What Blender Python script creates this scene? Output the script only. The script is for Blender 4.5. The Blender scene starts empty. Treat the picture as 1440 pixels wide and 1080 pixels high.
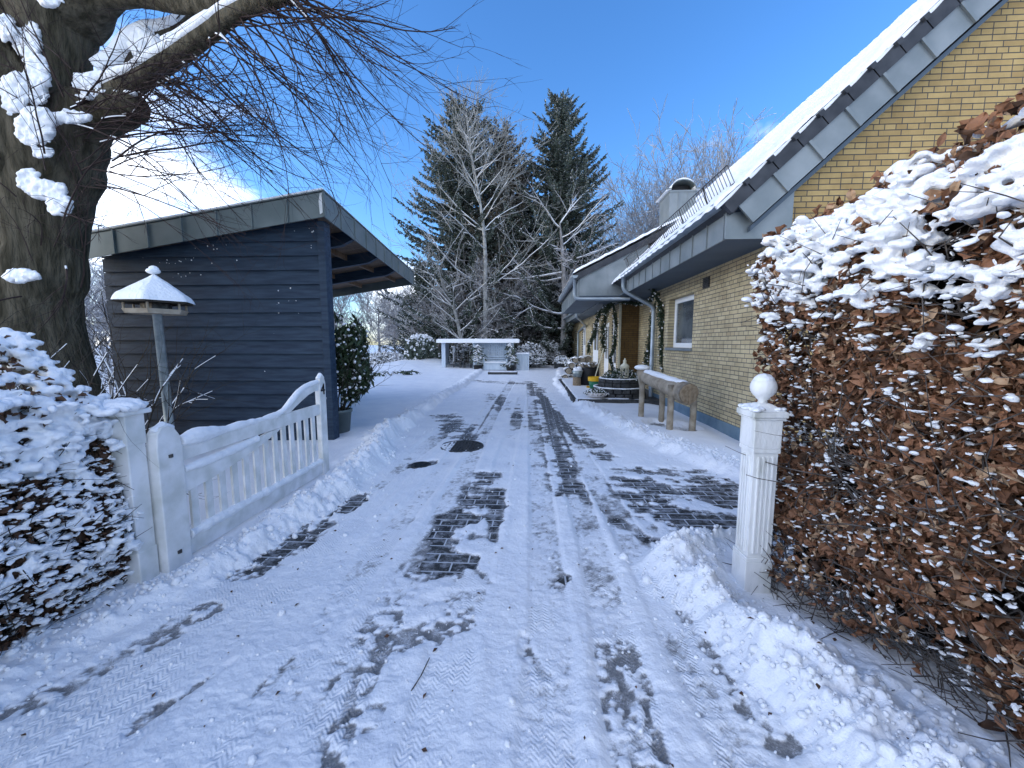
import bpy, math, random
import numpy as np
from math import radians, sin, cos, pi
rng = np.random.default_rng(7); random.seed(7)
scene = bpy.context.scene
COL = scene.collection
A = lambda *a: np.array(a, float)

# ------------------------------------------------------------------ camera
FPX, CH = 545.0, 1.45
YAW, PIT = radians(3.03), radians(5.97)
CF = A(-sin(YAW)*cos(PIT), cos(YAW)*cos(PIT), -sin(PIT)); CR = A(cos(YAW), sin(YAW), 0); CU = np.cross(CR, CF)
CO = A(0, 0, CH)
def ray(x, y): return CF + CR*(x-720)/FPX + CU*(540-y)/FPX
def onG(x, y, z=0): v = ray(x, y); return CO + v*(z-CH)/v[2]          # surveyed points of the place, read off the photograph
def onY(x, y, Y): v = ray(x, y); return CO + v*Y/v[1]
def onX(x, y, X): v = ray(x, y); return CO + v*X/v[0]
cam = bpy.data.cameras.new('camera'); co = bpy.data.objects.new('camera', cam); COL.objects.link(co)
cam.sensor_width = 36; cam.lens = 36*FPX/1440; cam.clip_end = 2000; cam.clip_start = .05
co.location = CO; co.rotation_euler = (pi/2-PIT, 0, YAW); scene.camera = co

# ------------------------------------------------------------------ noise
TAB = rng.random((256, 256))
def vnoise(x, y):
    xi = np.floor(x).astype(int); yi = np.floor(y).astype(int); fx = x-xi; fy = y-yi
    fx = fx*fx*(3-2*fx); fy = fy*fy*(3-2*fy); a = xi & 255; b = yi & 255; a1 = (xi+1) & 255; b1 = (yi+1) & 255
    return (TAB[a, b]*(1-fx)+TAB[a1, b]*fx)*(1-fy)+(TAB[a, b1]*(1-fx)+TAB[a1, b1]*fx)*fy
def fbm(x, y, s, o=4, seed=0):
    r = 0; amp = .5; t = 0
    for i in range(o):
        r = r+amp*vnoise(x*s+seed*17.3+i*5.1, y*s+seed*9.7+i*3.3); t += amp; amp *= .5; s *= 2.03
    return r/t
def sm(e0, e1, x): t = np.clip((x-e0)/(e1-e0), 0, 1); return t*t*(3-2*t)

# ------------------------------------------------------------------ materials
def mat(name, c1, c2=None, scale=8, rough=.7, bump=0, bscale=60, metal=0, lo=.35, hi=.65, stretch=(1, 1, 1), island=0, spec=.3, snow=0):
    m = bpy.data.materials.new(name); m.use_nodes = True; n = m.node_tree.nodes; l = m.node_tree.links
    b = n['Principled BSDF']; b.inputs['Roughness'].default_value = rough; b.inputs['Metallic'].default_value = metal
    b.inputs['Specular IOR Level'].default_value = spec
    g = n.new('ShaderNodeNewGeometry'); mp = n.new('ShaderNodeMapping'); mp.inputs['Scale'].default_value = stretch
    l.new(g.outputs['Position'], mp.inputs[0])
    col = None
    if c2 is not None:
        t = n.new('ShaderNodeTexNoise'); t.inputs['Scale'].default_value = scale; t.inputs['Detail'].default_value = 5
        l.new(mp.outputs[0], t.inputs['Vector'])
        r = n.new('ShaderNodeMapRange'); r.inputs[1].default_value = lo; r.inputs[2].default_value = hi; l.new(t.outputs[0], r.inputs[0])
        x = n.new('ShaderNodeMix'); x.data_type = 'RGBA'; x.inputs[6].default_value = (*c1, 1); x.inputs[7].default_value = (*c2, 1)
        fac = r.outputs[0]
        if island:
            a = n.new('ShaderNodeMath'); a.operation = 'MULTIPLY_ADD'; a.inputs[1].default_value = island; l.new(g.outputs['Random Per Island'], a.inputs[0])
            s = n.new('ShaderNodeMath'); s.operation = 'MULTIPLY'; s.inputs[1].default_value = 1-island; l.new(fac, s.inputs[0]); l.new(s.outputs[0], a.inputs[2]); fac = a.outputs[0]
        l.new(fac, x.inputs[0]); col = x.outputs[2]
    if snow:
        sp = n.new('ShaderNodeSeparateXYZ'); l.new(g.outputs['True Normal'], sp.inputs[0])
        t2 = n.new('ShaderNodeTexNoise'); t2.inputs['Scale'].default_value = 5; t2.inputs['Detail'].default_value = 6; l.new(g.outputs['Position'], t2.inputs['Vector'])
        ad = n.new('ShaderNodeMath'); ad.operation = 'ADD'; l.new(sp.outputs[2], ad.inputs[0]); l.new(t2.outputs[0], ad.inputs[1])
        r2 = n.new('ShaderNodeMapRange'); r2.inputs[1].default_value = 1.5-snow; r2.inputs[2].default_value = 1.6-snow; l.new(ad.outputs[0], r2.inputs[0])
        x2 = n.new('ShaderNodeMix'); x2.data_type = 'RGBA'; x2.inputs[6].default_value = (*c1, 1); x2.inputs[7].default_value = (.8, .82, .86, 1)
        if col: l.new(col, x2.inputs[6])
        l.new(r2.outputs[0], x2.inputs[0]); col = x2.outputs[2]
    if col: l.new(col, b.inputs['Base Color'])
    else: b.inputs['Base Color'].default_value = (*c1, 1)
    if bump:
        t = n.new('ShaderNodeTexNoise'); t.inputs['Scale'].default_value = bscale; t.inputs['Detail'].default_value = 6; l.new(mp.outputs[0], t.inputs['Vector'])
        bp = n.new('ShaderNodeBump'); bp.inputs['Strength'].default_value = 1; bp.inputs['Distance'].default_value = bump
        l.new(t.outputs[0], bp.inputs['Height']); l.new(bp.outputs[0], b.inputs['Normal'])
    return m
def brickmat(name, axis, c1, c2, mortar, bw, rh, ms=.011, noisec=None):
    m = bpy.data.materials.new(name); m.use_nodes = True; n = m.node_tree.nodes; l = m.node_tree.links
    b = n['Principled BSDF']; b.inputs['Roughness'].default_value = .85; b.inputs['Specular IOR Level'].default_value = .2
    g = n.new('ShaderNodeNewGeometry'); s = n.new('ShaderNodeSeparateXYZ'); c = n.new('ShaderNodeCombineXYZ'); l.new(g.outputs['Position'], s.inputs[0])
    l.new(s.outputs[axis[0]], c.inputs[0]); l.new(s.outputs[axis[1]], c.inputs[1])
    t = n.new('ShaderNodeTexBrick'); t.inputs['Scale'].default_value = 1; t.inputs['Brick Width'].default_value = bw; t.inputs['Row Height'].default_value = rh
    t.inputs['Mortar Size'].default_value = ms*.5; t.inputs['Mortar Smooth'].default_value = .15; t.inputs['Bias'].default_value = -.1
    t.squash = .5; t.squash_frequency = 3; t.offset = .5; t.offset_frequency = 2
    t.inputs['Color1'].default_value = (*c1, 1); t.inputs['Color2'].default_value = (*c2, 1); t.inputs['Mortar'].default_value = (*mortar, 1)
    l.new(c.outputs[0], t.inputs['Vector'])
    nz = n.new('ShaderNodeTexNoise'); nz.inputs['Scale'].default_value = 2.2; nz.inputs['Detail'].default_value = 8; nz.inputs['Roughness'].default_value = .7; l.new(g.outputs['Position'], nz.inputs['Vector'])
    mr = n.new('ShaderNodeMapRange'); mr.inputs[1].default_value = .3; mr.inputs[2].default_value = .7; mr.inputs[3].default_value = .74; mr.inputs[4].default_value = 1.15; l.new(nz.outputs[0], mr.inputs[0])
    mx = n.new('ShaderNodeMix'); mx.data_type = 'RGBA'; mx.blend_type = 'MULTIPLY'; mx.inputs[0].default_value = 1; l.new(t.outputs['Color'], mx.inputs[6]); l.new(mr.outputs[0], mx.inputs[7])
    l.new(mx.outputs[2], b.inputs['Base Color'])
    n2 = n.new('ShaderNodeTexNoise'); n2.inputs['Scale'].default_value = 90; n2.inputs['Detail'].default_value = 4; l.new(g.outputs['Position'], n2.inputs['Vector'])
    ma = n.new('ShaderNodeMath'); ma.operation = 'MULTIPLY_ADD'; ma.inputs[1].default_value = -1.6; l.new(t.outputs['Fac'], ma.inputs[0]); l.new(n2.outputs[0], ma.inputs[2])
    bp = n.new('ShaderNodeBump'); bp.inputs['Distance'].default_value = .009; bp.inputs['Strength'].default_value = .9; l.new(ma.outputs[0], bp.inputs['Height']); l.new(bp.outputs[0], b.inputs['Normal'])
    return m
SNOW = mat('snow', (.82, .84, .87), (.74, .77, .82), 3, .55, .006, 55, spec=.35)
SNOWF = mat('fresh_snow', (.83, .85, .88), (.76, .79, .83), 9, .6, .012, 38, spec=.3)
ZINC = mat('zinc', (.17, .20, .215), (.25, .28, .295), 2.2, .45, .001, 12, metal=.35)
ZINCD = mat('dark_zinc', (.125, .16, .165), (.17, .205, .21), 3, .5, .001, 10, metal=.3)
GUT = mat('gutter_zinc', (.24, .29, .33), (.34, .39, .43), 5, .4, metal=.5)
TILE = mat('black_tile', (.018, .022, .03), (.04, .045, .055), 6, .4, .001, 30)
SOFF = mat('soffit_paint', (.06, .085, .115), (.085, .115, .145), 1.5, .6)
SIDING = mat('dark_blue_siding', (.014, .028, .052), (.030, .053, .086), 3, .62, .0018, 26, stretch=(1, 6, 9), spec=.25)
WHITE = mat('white_paint', (.76, .77, .78), (.55, .57, .55), 7, .5, .0015, 40)
OLDWHITE = mat('weathered_white_paint', (.76, .77, .77), (.36, .37, .30), 7, .6, .004, 45, lo=.44, hi=.78, stretch=(1, 1, .45))
PLASTIC = mat('white_frame', (.78, .8, .82), None, rough=.35)
GLASS = mat('window_glass', (.03, .04, .05), (.10, .12, .13), 2.5, .06, spec=.8)
PLINTH = mat('plinth_paint', (.10, .17, .24), (.16, .24, .31), 4, .7, .002, 40)
BRICKS = brickmat('yellow_brick_side', (1, 2), (.54, .46, .29), (.41, .34, .21), (.10, .10, .10), .25, .0652)
BRICKG = brickmat('yellow_brick_gable', (0, 2), (.50, .355, .155), (.37, .25, .105), (.09, .085, .08), .25, .0652)
BRICKB = brickmat('brown_brick', (0, 2), (.20, .12, .045), (.14, .085, .035), (.06, .05, .04), .25, .0652)
BARK = mat('old_bark', (.042, .038, .026), (.115, .102, .075), 9, .95, .05, 22, stretch=(1.6, 1.6, .3), spec=.1)
BARKD = mat('dark_bark', (.028, .024, .021), (.055, .05, .042), 12, .9, .01, 40, spec=.1)
TWIG = mat('twig_bark', (.028, .018, .018), (.05, .035, .032), 10, .85, spec=.15)
TWIGH = mat('hedge_twig', (.045, .038, .034), (.12, .11, .105), 20, .85, spec=.1)
TWIGF = mat('frosted_twig', (.40, .41, .43), (.23, .215, .21), 3, .9, spec=.1, snow=.5)
TWIGB = mat('brown_twig', (.16, .155, .15), (.27, .265, .265), 5, .9, spec=.1, snow=.35)
BIRCH = mat('pale_bark', (.34, .35, .345), (.19, .19, .18), 5, .85, .004, 20, spec=.1, snow=.42)
LEAFB = mat('dry_beech_leaf', (.085, .040, .022), (.31, .155, .088), 14, .65, .003, 50, island=.75, spec=.25)
LEAFT = mat('tan_beech_leaf', (.26, .15, .09), (.45, .32, .21), 14, .7, .003, 50, island=.7, spec=.2)
LEAFD = mat('dark_dry_leaf', (.04, .026, .02), (.14, .075, .045), 12, .7, island=.7, spec=.2)
LEAFG = mat('evergreen_leaf', (.012, .026, .012), (.035, .06, .025), 8, .45, island=.5, spec=.4)
NEEDLE = mat('spruce_needles', (.042, .058, .046), (.12, .145, .12), 1.2, .8, island=.5, spec=.15)
NEEDLEB = mat('brown_needles', (.07, .068, .052), (.15, .14, .115), 1.5, .85, island=.5, spec=.1)
HCORE = mat('hedge_shade_core', (.012, .010, .009), (.028, .022, .018), 25, .95, spec=.05)  # near-black filler: the shade inside the hedges is put into this colour
LOGW = mat('weathered_log', (.22, .185, .14), (.36, .32, .26), 9, .85, .008, 30, stretch=(1, 1, 1), spec=.15)
LOGE = mat('cut_log_end', (.26, .21, .15), (.17, .13, .09), 22, .85, .006, 50, spec=.1)
STONE = mat('dark_wet_stone', (.025, .027, .03), (.055, .058, .06), 14, .6, .008, 30)
IRON = mat('cast_iron', (.03, .03, .032), (.09, .09, .09), 30, .45, .004, 60, metal=.6)
STEEL = mat('galvanised_steel', (.20, .24, .25), (.30, .34, .35), 20, .42, .001, 30, metal=.6)
SHEDP = mat('pale_blue_boards', (.42, .51, .60), (.52, .60, .68), 4, .6, .002, 30, stretch=(3, 3, .4))
BLACKP = mat('black_plastic', (.01, .01, .011), None, rough=.5)
GREENP = mat('green_plastic', (.01, .13, .07), None, rough=.4)
YELLOWP = mat('yellow_plastic', (.65, .38, .02), None, rough=.4)
CERAM = mat('pale_ceramic', (.55, .52, .52), (.66, .64, .64), 8, .5)
CREAM = mat('cream_metal', (.60, .57, .43), (.50, .48, .38), 14, .5)
WOODU = mat('canopy_boards', (.12, .075, .045), (.20, .135, .085), 5, .75, .003, 30, stretch=(.4, 6, 1))
WOODR = mat('grey_pole_wood', (.33, .28, .2), (.42, .37, .28), 20, .8)

# ------------------------------------------------------------------ mesh builder
class MB:
    def __init__(s): s.V = []; s.L = []; s.T = []; s.M = []; s.n = 0
    def add(s, V, F, m=0):
        V = np.asarray(V, float).reshape(-1, 3)
        if isinstance(F, np.ndarray):
            s.L.append((F+s.n).ravel()); s.T.append(np.full(len(F), F.shape[1])); s.M.append(np.full(len(F), m))
        else:
            for f in F: s.L.append(np.array(f)+s.n); s.T.append(np.array([len(f)])); s.M.append(np.array([m]))
        s.V.append(V); s.n += len(V)
    def box(s, a, b, m=0):
        x0, y0, z0 = np.minimum(a, b); x1, y1, z1 = np.maximum(a, b)
        s.add([(x0,y0,z0),(x1,y0,z0),(x1,y1,z0),(x0,y1,z0),(x0,y0,z1),(x1,y0,z1),(x1,y1,z1),(x0,y1,z1)],
              [(3,2,1,0),(4,5,6,7),(0,1,5,4),(1,2,6,5),(2,3,7,6),(3,0,4,7)], m)
    def prism(s, pts, ext, m=0):            # planar polygon (n,3) extruded along ext
        p = np.asarray(pts, float); n = len(p); e = np.asarray(ext, float)
        s.add(np.vstack([p, p+e]), [tuple(range(n))[::-1], tuple(range(n, 2*n))]+[(i, (i+1) % n, n+(i+1) % n, n+i) for i in range(n)], m)
    def tube(s, pts, rad, k=10, m=0, cap=True, nz=0, squash=1):
        p = np.asarray(pts, float); n = len(p); r = np.ones(n)*rad if np.isscalar(rad) else np.asarray(rad, float)
        t = np.gradient(p, axis=0); t /= np.linalg.norm(t, axis=1)[:, None]
        up = A(0, 0, 1) if abs(t[0, 2]) < .8 else A(0, 1, 0)
        u = np.zeros_like(p); q = np.cross(t[0], up)
        for i in range(n): q = q-t[i]*(q@t[i]); q = q/np.linalg.norm(q); u[i] = q
        w = np.cross(u, t)
        a = np.arange(k)*2*pi/k; rr = r[:, None]*np.ones(k)
        if nz: rr = rr*(1+nz*(2*fbm(np.arange(n)[:, None]*.6+0*a, a*2+0*r[:, None], 1, 3, 3)-1))
        V = p[:, None]+rr[..., None]*(np.cos(a)[None, :, None]*u[:, None]+np.sin(a)[None, :, None]*w[:, None]*squash)
        i = np.arange(n-1)[:, None]*k; j = np.arange(k)[None]; j2 = (j+1) % k
        F = np.stack([i+j, i+k+j, i+k+j2, i+j2], -1).reshape(-1, 4)[:, ::-1]
        n0 = s.n; s.add(V.reshape(-1, 3), F.copy(), m)
        if cap:
            for q in (tuple(range(k)), tuple(range((n-1)*k, n*k))[::-1]): s.L.append(np.array(q)+n0); s.T.append(np.array([k])); s.M.append(np.array([m]))
    def lathe(s, c, prof, k=20, m=0):        # prof (r,z) rings around c
        a = np.arange(k)*2*pi/k; V = np.array([[(c[0]+r*cos(t), c[1]+r*sin(t), c[2]+z) for t in a] for r, z in prof]).reshape(-1, 3)
        n = len(prof); F = [(i*k+j, i*k+(j+1) % k, (i+1)*k+(j+1) % k, (i+1)*k+j) for i in range(n-1) for j in range(k)]
        s.add(V, F+[tuple(range(k))[::-1], tuple(range((n-1)*k, n*k))], m)
    def segs(s, P, Q, r0, r1, k=3, m=0):     # many independent tapered rods
        P = np.asarray(P, float); Q = np.asarray(Q, float); N = len(P)
        if not N: return
        r0 = np.ones(N)*r0; r1 = np.ones(N)*r1
        t = Q-P; t /= np.linalg.norm(t, axis=1)[:, None]+1e-9
        up = np.where(abs(t[:, 2:3]) < .9, A(0, 0, 1), A(1, 0, 0)); u = np.cross(t, up); u /= np.linalg.norm(u, axis=1)[:, None]; w = np.cross(t, u)
        a = np.arange(k)*2*pi/k+.5; d = np.cos(a)[None, :, None]*u[:, None]+np.sin(a)[None, :, None]*w[:, None]
        V = np.concatenate([P[:, None]+d*r0[:, None, None], Q[:, None]+d*r1[:, None, None]], 1).reshape(-1, 3)
        j = np.arange(k); j2 = (j+1) % k; f = np.stack([j, j2, j2+k, j+k], -1)
        F = (f[None]+(np.arange(N)*2*k)[:, None, None]).reshape(-1, 4); s.add(V, F, m)
    def scatter(s, TV, TF, P, Fr, sc, m=0):  # template at points with frames (N,3,3) rows=axes
        N = len(P)
        if not N: return
        sc = np.asarray(sc, float); sc = sc[:, None, None] if sc.ndim == 1 else sc[:, None, :]
        V = (TV[None]*sc)@Fr+P[:, None]; F = (TF[None]+(np.arange(N)*len(TV))[:, None, None]).reshape(-1, TF.shape[1])
        s.add(V.reshape(-1, 3), F, m)
    def quads(s, P, D, S, L, W, m=0):        # elongated diamonds
        N = len(P); L = (np.ones(N)*L)[:, None]; W = (np.ones(N)*W)[:, None]
        V = np.stack([P, P+D*L*.45+S*W, P+D*L, P+D*L*.45-S*W], 1).reshape(-1, 3)
        s.add(V, (np.arange(N)*4)[:, None]+np.arange(4)[None], m)
    def build(s, name, mats, parent=None, smooth=False, bevel=0):
        if not isinstance(mats, (list, tuple)): mats = [mats]
        me = bpy.data.meshes.new(name); V = np.vstack(s.V); off = A(0, 0, 0)
        if parent is not None: off = world_loc(parent); V = V-off
        L = np.concatenate(s.L).astype(np.int32); T = np.concatenate(s.T).astype(np.int32); Mi = np.concatenate(s.M).astype(np.int32)
        me.vertices.add(len(V)); me.vertices.foreach_set('co', V.ravel().astype(np.float32))
        me.loops.add(len(L)); me.loops.foreach_set('vertex_index', L)
        me.polygons.add(len(T)); me.polygons.foreach_set('loop_start', np.concatenate([[0], np.cumsum(T)[:-1]]).astype(np.int32))
        me.polygons.foreach_set('loop_total', T); me.polygons.foreach_set('material_index', Mi)
        me.polygons.foreach_set('use_smooth', np.full(len(T), bool(smooth)))
        for m in mats: me.materials.append(m)
        me.update(calc_edges=True); me.validate()
        o = bpy.data.objects.new(name, me); COL.objects.link(o)
        if parent is not None: o.parent = parent
        if bevel:
            b = o.modifiers.new('bevel', 'BEVEL'); b.width = bevel; b.segments = 2; b.limit_method = 'ANGLE'
        return o
def world_loc(o):
    v = A(*o.location)
    while o.parent: o = o.parent; v = v+A(*o.location)
    return v
def tag(o, label=None, cat=None, group=None, kind=None):
    if label: o['label'] = label
    if cat: o['category'] = cat
    if group: o['group'] = group
    if kind: o['kind'] = kind
    return o
def thing(name, label, cat, loc, group=None):
    o = bpy.data.objects.new(name, None); COL.objects.link(o); o.location = loc; o.empty_display_size = .1
    return tag(o, label, cat, group)
def dup(root, loc, rz=0, sc=1, label=None):
    r = root.copy(); COL.objects.link(r); r.location = loc; r.rotation_euler = (0, 0, rz); r.scale = (sc, sc, sc) if np.isscalar(sc) else sc
    if label: r['label'] = label
    for ch in list(root.children):
        c = ch.copy(); COL.objects.link(c); c.parent = r
        for g in ch.children: d = g.copy(); COL.objects.link(d); d.parent = c
    return r
def part(name, fn, mats, parent, **k): m = MB(); fn(m); return m.build(name, mats, parent, **k)
def boxp(name, a, b, mats, parent, **k): m = MB(); m.box(a, b); return m.build(name, mats, parent, **k)
def remesh(o, vox):
    r = o.modifiers.new('remesh', 'REMESH'); r.mode = 'VOXEL'; r.voxel_size = vox; r.use_smooth_shade = True; return o
def frames(N, zdir=None, spread=1.0):
    q = rng.normal(size=(N, 3)) if zdir is None else np.asarray(zdir)+rng.normal(size=(N, 3))*spread
    z = q/np.linalg.norm(q, axis=1)[:, None]; x = np.cross(z, rng.normal(size=(N, 3))); x /= np.linalg.norm(x, axis=1)[:, None]
    return np.stack([x, np.cross(z, x), z], 1)
def ico(sub=1):
    import bmesh
    b = bmesh.new(); bmesh.ops.create_icosphere(b, subdivisions=sub, radius=1); V = np.array([v.co[:] for v in b.verts]); F = np.array([[v.index for v in f.verts] for f in b.faces]); b.free(); return V, F
IV, IF = ico(2); IV1, IF1 = ico(1)
# curled leaf template, unit length along x
LV = []
for i, (u, w) in enumerate([(0, .03), (.22, .27), (.5, .36), (.78, .24), (1, .02)]):
    for v in (-1, 0, 1): LV.append((u-.5, v*w, .16*abs(v)*(1 if i != 2 else 1.25)-.55*(u-.5)**2+(.05 if v else 0)*(-1)**i))
LV = np.array(LV); LF = np.array([(i*3+j, i*3+j+1, i*3+j+4, i*3+j+3) for i in range(4) for j in range(2)])
LV2 = np.array([(-.5, 0, 0), (0, -.3, .1), (0, 0, 0), (0, .3, .1), (.5, 0, -.08)]); LF2 = np.array([(0, 1, 2), (0, 2, 3), (1, 4, 2), (2, 4, 3)])
# branching skeleton -> list of (P,Q,r0,r1,depth)
def branch(out, p, d, L, r, depth, maxd, n=6, wig=.12, up=.03, kids=(3, 5), ang=.7, ratio=.62, rr=.6, start=.25, seed=None):
    p = np.array(p, float); d = np.array(d, float); d /= np.linalg.norm(d); st = L/n; pts = [p]
    for i in range(n):
        d = d+rng.normal(size=3)*wig; d[2] += up; d /= np.linalg.norm(d); q = p+d*st
        a = r*(1-i/n*.7); b = r*(1-(i+1)/n*.7); out.append((*p, *q, a, b, depth)); p = q; pts.append((p, d.copy(), b))
    if depth < maxd:
        for _ in range(rng.integers(kids[0], kids[1]+1)):
            t = rng.uniform(start, 1); pp, dd, r2 = pts[max(1, min(n, int(round(t*n))))]
            e = dd+rng.normal(size=3)*ang; branch(out, pp, e, L*ratio*rng.uniform(.7, 1.2), r2*rr*1.15, depth+1, maxd, max(3, n-1), wig, up, kids, ang, ratio, rr, start*.6)
    return out

# ------------------------------------------------------------------ ground
def ramp(v, xs, ys): return np.interp(v, xs, ys)
def pdist(x, y, pts):
    d = np.full(x.shape, 1e9)
    for (ax, ay), (bx, by) in zip(pts[:-1], pts[1:]):
        vx, vy = bx-ax, by-ay; t = np.clip(((x-ax)*vx+(y-ay)*vy)/(vx*vx+vy*vy+1e-9), 0, 1)
        d = np.minimum(d, np.hypot(x-ax-t*vx, y-ay-t*vy))
    return d
def gl(*pp): return [tuple(onG(a, b)[:2]) for a, b in pp]
xs = [0.]
st = .0125
while xs[-1] < 300:
    xs.append(xs[-1]+st); st = .0125 if xs[-1] < 2.6 else st*1.035
xs = np.array(xs); xs = np.concatenate([-xs[:0:-1], xs])
ys = list(np.linspace(-6, .75, 50)); y = .75
while y < 300: y *= 1.0058 if y < 40 else 1.05; ys.append(y)
ys = np.array(ys); GX, GY = np.meshgrid(xs, ys)
xl = ramp(GY, [-6, 1.5, 2, 2.3, 3.4, 4.6, 5.2, 7, 9, 13, 20, 24], [-2.2, -2.2, -2.1, -1.9, -1.75, -1.75, -2.0, -2.2, -2.3, -2.3, -2.6, -3])
xr = ramp(GY, [-6, 1.2, 1.65, 2.42, 2.62, 2.8, 4.1, 4.6, 6.7, 8.8, 13.9, 22], [1.25, 1.15, 1.0, .82, .95, 2.1, 2.35, 2.0, 1.35, 1.0, .8, 1.5])
wob = .12*(fbm(GX, GY, 2.2, 3, 1)-.5)
e = np.minimum(GX-xl, xr-GX)+wob*2; e = np.minimum(e, 24-GY)
drive = sm(-.06, .10, e)
snow = .022*drive+.085*(1-drive)
near = np.exp(-(GY/14)**2)
lump = fbm(GX, GY, 7, 4, 2)
bank = np.exp(-((e+.14)/.15)**2)
bamp = np.where(GX > 0, ramp(GY, [0, 1.2, 2.4, 2.7, 3, 5, 9, 14, 25], [.10, .12, .11, .06, .015, .03, .06, .04, .02]), ramp(GY, [0, 1.5, 2.2, 3, 4.5, 6, 9, 25], [.09, .10, .05, .08, .12, .08, .05, .03]))
snow += bank*bamp*(.35+1.3*lump)
# lumpy clods on the banks
cl = np.maximum(0, fbm(GX, GY, 16, 2, 5)-.47)*.16+np.maximum(0, fbm(GX, GY, 34, 2, 6)-.5)*.07
wb = np.exp(-((e+.2)/.24)**2)
snow += cl*wb*near
snow += (fbm(GX, GY, 1.1, 3, 8)-.5)*.05*(1-drive)+(fbm(GX, GY, 5, 3, 9)-.5)*.012*drive
# long low mounds in the garden
for (px, py, r, hgt) in [(600, 516, 2.2, .55), (560, 521, 1.6, .3), (545, 620, .8, .06), (520, 540, 1.6, .12), (780, 506, 2, .15)]:
    c = onG(px, py); snow += hgt*np.exp(-(((GX-c[0])**2+(GY-c[1])**2)/r**2))*(1-drive)
# wheel ruts
tread = np.zeros_like(GX); nfl = 2.6*fbm(GX, GY, 14, 3, 71)*sm(.4, .6, fbm(GX, GY, 1.7, 2, 72))
ruts = [(gl((430, 1080), (520, 900), (610, 760), (665, 640), (700, 570), (722, 535)), .14, .012), (gl((330, 1080), (440, 900), (560, 740), (640, 640), (690, 570)), .12, .010),
        (gl((600, 1080), (640, 900), (685, 740), (712, 640), (735, 560)), .13, .009), (gl((770, 1080), (775, 900), (765, 740), (752, 600), (745, 540)), .13, .012), (gl((900, 1080), (870, 930), (838, 780), (800, 660), (765, 560)), .13, .013),
        (gl((0, 1060), (150, 960), (330, 830), (470, 725), (570, 650), (650, 590)), .16, .006), (gl((100, 1080), (260, 950), (430, 790), (540, 690), (630, 600)), .16, .006), (gl((1060, 1080), (960, 900), (900, 780), (840, 680), (780, 580)), .14, .012)]
for pts, w, dd in ruts:
    d = pdist(GX, GY, pts); k = sm(w, w*.72, d); snow -= dd*k*drive; snow += .005*np.exp(-((d-w*1.12)/.035)**2)*drive*nfl; tread = np.maximum(tread, k*drive)
# places worn or melted to the pavers: (line, half width, strength)
thin = [(gl((345, 802), (400, 760), (485, 705)), .19, .072), (gl((622, 800), (640, 745), (672, 690), (688, 668)), .18, .048), (gl((612, 812), (618, 775)), .08, .045), (gl((695, 760), (697, 690)), .09, .045),
        (gl((930, 690), (1060, 690)), .32, .043), (gl((960, 730), (1100, 745)), .34, .06), (gl((1000, 700), (1150, 720)), .3, .052), (gl((905, 665), (1020, 668)), .22, .036),
        (gl((745, 537), (765, 565), (800, 600), (850, 640)), .24, .031), (gl((850, 640), (880, 690), (925, 760)), .16, .026), (gl((760, 545), (775, 620), (800, 690)), .22, .026), (gl((655, 535), (740, 540)), .5, .030), (gl((690, 552), (740, 600)), .35, .022),
        (gl((628, 585), (650, 612)), .33, .042), (gl((585, 655), (600, 652)), .13, .05), (gl((540, 648), (575, 646)), .04, .012),
        (gl((500, 1080), (525, 960), (560, 870)), .17, .024), (gl((550, 900), (640, 880)), .12, .022), (gl((870, 950), (900, 1010), (960, 1080)), .14, .024), (gl((985, 880), (1040, 950), (1110, 1040)), .10, .026),
        (gl((20, 1000), (160, 930), (290, 865)), .09, .034), (gl((225, 1000), (330, 935)), .012, .030), (gl((120, 1080), (225, 1000)), .03, .022), (gl((780, 830), (795, 815)), .06, .028), (gl((748, 833), (755, 830)), .03, .026), (gl((735, 900), (742, 925)), .025, .022),
        (gl((655, 790), (700, 830), (600, 850)), .06, .018), (gl((350, 990), (430, 910)), .025, .028), (gl((940, 860), (1010, 870)), .03, .02), (gl((820, 700), (880, 740)), .1, .02)]
nf = fbm(GX, GY, 7, 5, 11); nf2 = fbm(GX, GY, 38, 4, 12)
sweep = vnoise(GX*2.2+GY*.9, GY*26+GX*3)
blot = sm(.36, .52, fbm(GX, GY, 3.6, 4, 62)); stre = sm(.34, .56, fbm(GX*2.4+GY*.5, GY*9, 1.0, 4, 63))
for pts, w, k in thin:
    d = pdist(GX, GY, pts)+(nf-.5)*(w*1.6+.06); snow -= k*sm(w*1.2, w*.2, d)*(.1+1.8*nf2)*np.where(GY > 3, .55+.8*sweep, .75+.4*sweep)*(.42+.58*blot*stre if k < .058 else .7+.3*blot)
snow += (nf2-.5)*.012*(.4+.6*drive)+(fbm(GX, GY, 130, 2, 13)-.5)*.0035*np.exp(-(GY/5)**2)
paved = (GX > -2.6) & (GX < 3.0) & (GY < 24)
fl = .0015+.016*sm(.40, .70, fbm(GX, GY, 30, 5, 61)); snow = np.where((GY < 2.5) & paved, np.maximum(snow, fl-.03*sm(2.15, 2.5, GY+(nf-.5)*.3)), snow)
snow = np.where(paved, np.maximum(snow, -.02), np.maximum(snow, .02))
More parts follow.
